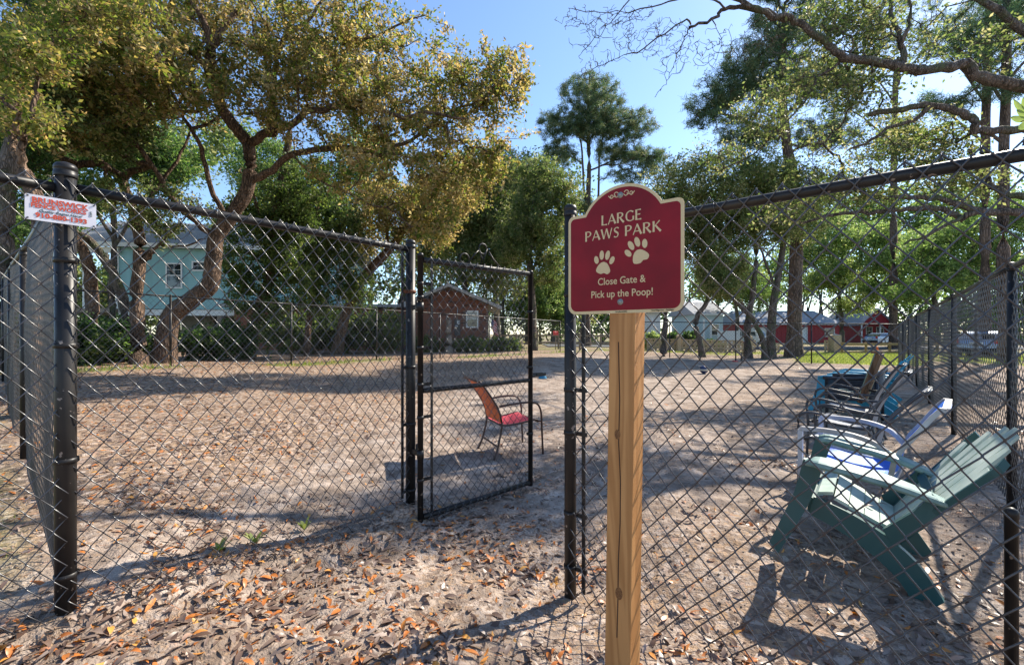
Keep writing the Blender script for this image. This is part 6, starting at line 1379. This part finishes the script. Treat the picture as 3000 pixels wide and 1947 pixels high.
def density(x, y):
    n = _vn(x, y, .45, 61) * .55 + _vn(x, y, 1.4, 62) * .45
    t = (x - P0.x) * D1.x + (y - P0.y) * D1.y; s = (x - P0.x) * D2.x + (y - P0.y) * D2.y
    outside = s < .1
    d = np.where(outside, .10 + 1.9 * np.clip(n - .42, 0, 1) * 2.6, .14 + np.clip(n - .44, 0, 1) * 2.6)
    d = d * np.where(outside, np.exp(-((x + .55) / 1.5) ** 2) * .85 + .30, 1)
    left = np.clip((-x - .3 + (y - 4) * .15) / 2.5, 0, 1); d = np.where(~outside, d * (.45 + .9 * left), d)
    d = d + .9 * np.exp(-((s + .12) / .16) ** 2) * (t > -.6) * (t < 2.2) * n
    d = d + .6 * np.exp(-(((x + .35) / .6) ** 2 + ((y - 2.95) / .35) ** 2))
    d = d * np.where((x > 1.2) & (y > 1.6), .75, 1)
    return np.clip(d, 0, 1.6) / 1.6
def scatter(n, y0, y1, pw):
    y = (y0 ** pw + (y1 ** pw - y0 ** pw) * rg.random(n)) ** (1 / pw); x = (rg.random(n) * 2 - 1) * (y * 1.28 + .3)
    k = rg.random(n) < density(x, y); return x[k], y[k]
# nearest 300 as leaves of their own
x, y = scatter(2400, 1.30, 2.75, 1.6); order = np.argsort(np.hypot(x, y))[:300]
for i in order:
    me_ = variants[int(rg.integers(len(variants)))][0]; sc_ = .85 + .5 * rg.random(); xi, yi = float(x[i]), float(y[i])
    zg = float(hgt(np.array([xi]), np.array([yi]))[0])
    o = link_mesh("leaf", me_, ground, (xi, yi, zg + .004 + .006 * rg.random()), (rg.normal(0, .28) + (pi if rg.random() < .3 else 0), rg.normal(0, .22), rg.random() * 6.28)); o.scale = (sc_, sc_, sc_)
# the rest of the litter
VV = []; FF = []; TT = []; base = 0
def litter_batch(x, y, simple=False, size=1.0):
    global base
    z = hgt(x, y)
    for k, (me_, vs, fs) in enumerate(variants):
        sel = np.arange(len(x)) % len(variants) == k; n = int(sel.sum())
        if not n: continue
        if simple: vs = np.array([vs[0 + 1], (vs[6] + vs[9]) / 2, vs[13], (vs[8] + vs[11]) / 2]); fs = np.array([[0, 1, 2, 3]])
        a = rg.random(n) * 6.283; tx = rg.normal(0, .30, n) + np.where(rg.random(n) < .3, pi, 0); ty = rg.normal(0, .26, n); sc = (.65 + .65 * rg.random(n)) * size
        v = vs[None] * sc[:, None, None]; c, s = np.cos(tx)[:, None], np.sin(tx)[:, None]
        v = np.stack([v[..., 0], v[..., 1] * c - v[..., 2] * s, v[..., 1] * s + v[..., 2] * c], -1); c, s = np.cos(ty)[:, None], np.sin(ty)[:, None]
        v = np.stack([v[..., 0] * c + v[..., 2] * s, v[..., 1], -v[..., 0] * s + v[..., 2] * c], -1); c, s = np.cos(a)[:, None], np.sin(a)[:, None]
        v = np.stack([v[..., 0] * c - v[..., 1] * s, v[..., 0] * s + v[..., 1] * c, v[..., 2]], -1)
        v += np.stack([x[sel], y[sel], z[sel] + .002 + .008 * rg.random(n)], -1)[:, None]
        f = fs[None] + (base + np.arange(n) * len(vs))[:, None, None]; base += n * len(vs)
        VV.append(v.reshape(-1, 3)); FF.append(f.reshape(-1, 4)); tn = (.08, .22, .30, .38, .46, .54, .64, .72, .80, .88, .96, .18, .42, .34)[k]
        TT.append(np.repeat(np.clip(tn + rg.normal(0, .06, n), 0, 1), len(fs)))
x, y = scatter(16000, 1.25, 3.4, 1.7); litter_batch(x, y)
x, y = scatter(17000, 2.9, 6.5, 1.7); litter_batch(x, y)
x, y = scatter(38000, 6.0, 20, 1.5); litter_batch(x, y, True, 1.15)
xl = rg.uniform(-16, -1, 16000); yl = rg.uniform(6, 22, 16000); kk = rg.random(16000) < np.clip((-xl - 1) / 5, .1, 1); litter_batch(xl[kk], yl[kk], True, 1.2)
o = link_mesh("leaf_litter", fast_mesh("leaf_litter", np.concatenate(VV), np.concatenate(FF), K["litter"], tint=np.concatenate(TT))); tag(o, "orange and pale brown oak leaves scattered over the sand", kind="stuff")
# crumbs of bark, twiglets and clods near the fence line
m = MB()
for i in range(700):
    if i < 380: t_ = rg.uniform(-.3, 2.0); p = P0 + d1 * t_ + d2 * rg.normal(-.10, .12)
    else: yy = rg.uniform(1.3, 4.5); p = Vector((rg.uniform(-1.15, 1.15) * yy, yy))
    a = rg.random() * 6.28; l = rg.uniform(.015, .07); z = gz(p.x, p.y) + .008
    m.tube([(p.x, p.y, z), (p.x + cos(a) * l, p.y + sin(a) * l, z + rg.uniform(-.002, .012))], rg.uniform(.0012, .003), 3)
o = m.build("twig_crumbs", K["twig"]); tag(o, "tiny twigs and bark crumbs on the sand", kind="stuff")
V = []; n = 5200; yy = 1.3 + 4.0 * rg.random(n) ** 1.3; xx = (rg.random(n) * 2 - 1) * yy * 1.25; r_ = rg.uniform(.003, .011, n)
zz = hgt(xx, yy); C = np.stack([xx, yy, zz + r_ * .3], -1); octa = np.array([(1, 0, 0), (0, 1, 0), (-1, 0, 0), (0, -1, 0), (0, 0, .8), (0, 0, -.8)], float)
V = C[:, None] + octa[None] * r_[:, None, None] * rg.uniform(.6, 1.4, (n, 6, 1)); Fc = np.array([(0, 1, 4), (1, 2, 4), (2, 3, 4), (3, 0, 4), (1, 0, 5), (2, 1, 5), (3, 2, 5), (0, 3, 5)])
o = link_mesh("sand_clods", fast_mesh("sand_clods", V.reshape(-1, 3), (Fc[None] + (np.arange(n) * 6)[:, None, None]).reshape(-1, 3), gm)); tag(o, "small clods of sand", kind="stuff")
# pine needles and thin straws lying about
n = 2200; yy = 1.3 + 5.0 * rg.random(n) ** 1.3; xx = (rg.random(n) * 2 - 1) * yy * 1.25; a = rg.random(n) * 6.283; l = rg.uniform(.03, .085, n)
A_ = np.stack([xx, yy, hgt(xx, yy) + .004], -1); B_ = np.stack([xx + np.cos(a) * l, yy + np.sin(a) * l, hgt(xx + np.cos(a) * l, yy + np.sin(a) * l) + .004 + rg.uniform(0, .006, n)], -1)
w_ = np.stack([-np.sin(a), np.cos(a), np.zeros(n)], -1) * .0011; V = np.stack([A_ - w_, A_ + w_, B_ + w_, B_ - w_], 1).reshape(-1, 3)
o = link_mesh("pine_needles", fast_mesh("pine_needles", V, np.arange(n * 4).reshape(-1, 4), K["litter"], tint=rg.choice([.2, .4, .6, .75], n))); tag(o, "dry brown pine needles lying on the sand", kind="stuff")
# three dead leaves caught on the green chair's seat
for k_, (x_, y_) in enumerate(((-.02, .06), (.03, .10), (-.10, -.05))):
    w3 = bpy.data.objects["adirondack_chair"]
    from mathutils import Euler
    mw = Matrix.Translation(w3.location) @ w3.rotation_euler.to_matrix().to_4x4() @ Matrix.Diagonal((*w3.scale, 1)); p3 = mw @ Vector((x_, y_, .318 - .0 * k_))
    t3 = thing("fallen_leaf", ("brown dead leaf on the green chair seat, nearest its back", "pale dead leaf on the middle of the green chair seat", "curled dead leaf on the green chair seat by the far armrest")[k_], "leaf", p3, k_ * 1.3)
    o3 = link_mesh("blade", variants[(1, 5, 3)[k_]][0], t3)
# little weeds at the fence line
def weed(label, x, y, n, h, group="small weeds under the left fence"):
    t = thing("weed", label, "weed", G(x, y), 0, group)
    for i in range(n):
        q = MB(); a = rg.random() * 6.28; ln = h * rg.uniform(.6, 1.1); vs = []; k = 5; w = .009 + .004 * rg.random(); out = rg.uniform(.3, .8)
        for j in range(k):
            f = j / (k - 1); r = ln * f * out; z = ln * (f - .35 * f * f); ww = w * sin(pi * min(.98, f * .9 + .08)); vs += [(r * cos(a) - ww * sin(a), r * sin(a) + ww * cos(a), z), (r * cos(a) + ww * sin(a), r * sin(a) - ww * cos(a), z)]
        q.add(vs, [(2 * j, 2 * j + 1, 2 * j + 3, 2 * j + 2) for j in range(k - 1)], True); me_ = q.mesh("leaf", K["grass"]); at_ = me_.attributes.new("tint", 'FLOAT', 'FACE'); at_.data.foreach_set("value", [float(rg.uniform(.2, .9))] * len(me_.polygons)); link_mesh("leaf", me_, t)
for i, (u, v, Y, lab) in enumerate(((892, 1558, 2.98, "green weed under the left fence nearest the gate"), (745, 1608, 2.72, "green weed under the left fence, middle one"), (645, 1640, 2.58, "green weed under the left fence nearest the corner post"))):
    x_ = (u - U0) / F_PX * Y; weed(lab, x_, Y, 9, .10)
# grass: lawn beyond the back fence, tufts along the far left fence and by the divider
def grass(name, label, xs__, ys__, h, w, tint):
    n = len(xs__); z = hgt(xs__, ys__, False); a = rg.random(n) * 6.283; hh = h * (.5 + rg.random(n)); b1 = np.stack([xs__, ys__, z - .01], -1); d_ = np.stack([np.cos(a) * w, np.sin(a) * w, np.zeros(n)], -1)
    lean = np.stack([rg.normal(0, .4, n) * hh, rg.normal(0, .4, n) * hh, hh], -1); V = np.stack([b1 - d_, b1 + d_, b1 + lean], 1).reshape(-1, 3)
    o = link_mesh(name, fast_mesh(name, V, np.arange(n * 3).reshape(-1, 3), K["grass"], tint=np.clip(rg.normal(*tint, n), 0, 1))); tag(o, label, kind="stuff")
def masked(n, x0, x1, y0, y1, thr):
    x_ = rg.uniform(x0, x1, n); y_ = rg.uniform(y0, y1, n); l_, g_ = ground_masks(x_, y_); k = g_ > thr * rg.random(n) + .15; return x_[k], y_[k]
x1_, y1_ = masked(60000, 6, 32, 17, 31, .6); grass("lawn_grass", "bright lawn strip beyond the back fence", x1_, y1_, .09, .02, (.6, .2))
x2_, y2_ = masked(45000, -13, 3, 8, 26, .8); grass("grass", "thin green grass along the foot of the far left fence", x2_, y2_, .12, .014, (.45, .22))
x3_, y3_ = masked(26000, -8, -2.0, 1.2, 8, .9); k = ((x3_ - P0.x) * D2.x + (y3_ - P0.y) * D2.y > .0) & ((x3_ - P0.x) * D1.x + (y3_ - P0.y) * D1.y < -.02); grass("grass", "patchy grass outside the divider fence at far left", x3_[k], y3_[k], .06, .005, (.4, .22))
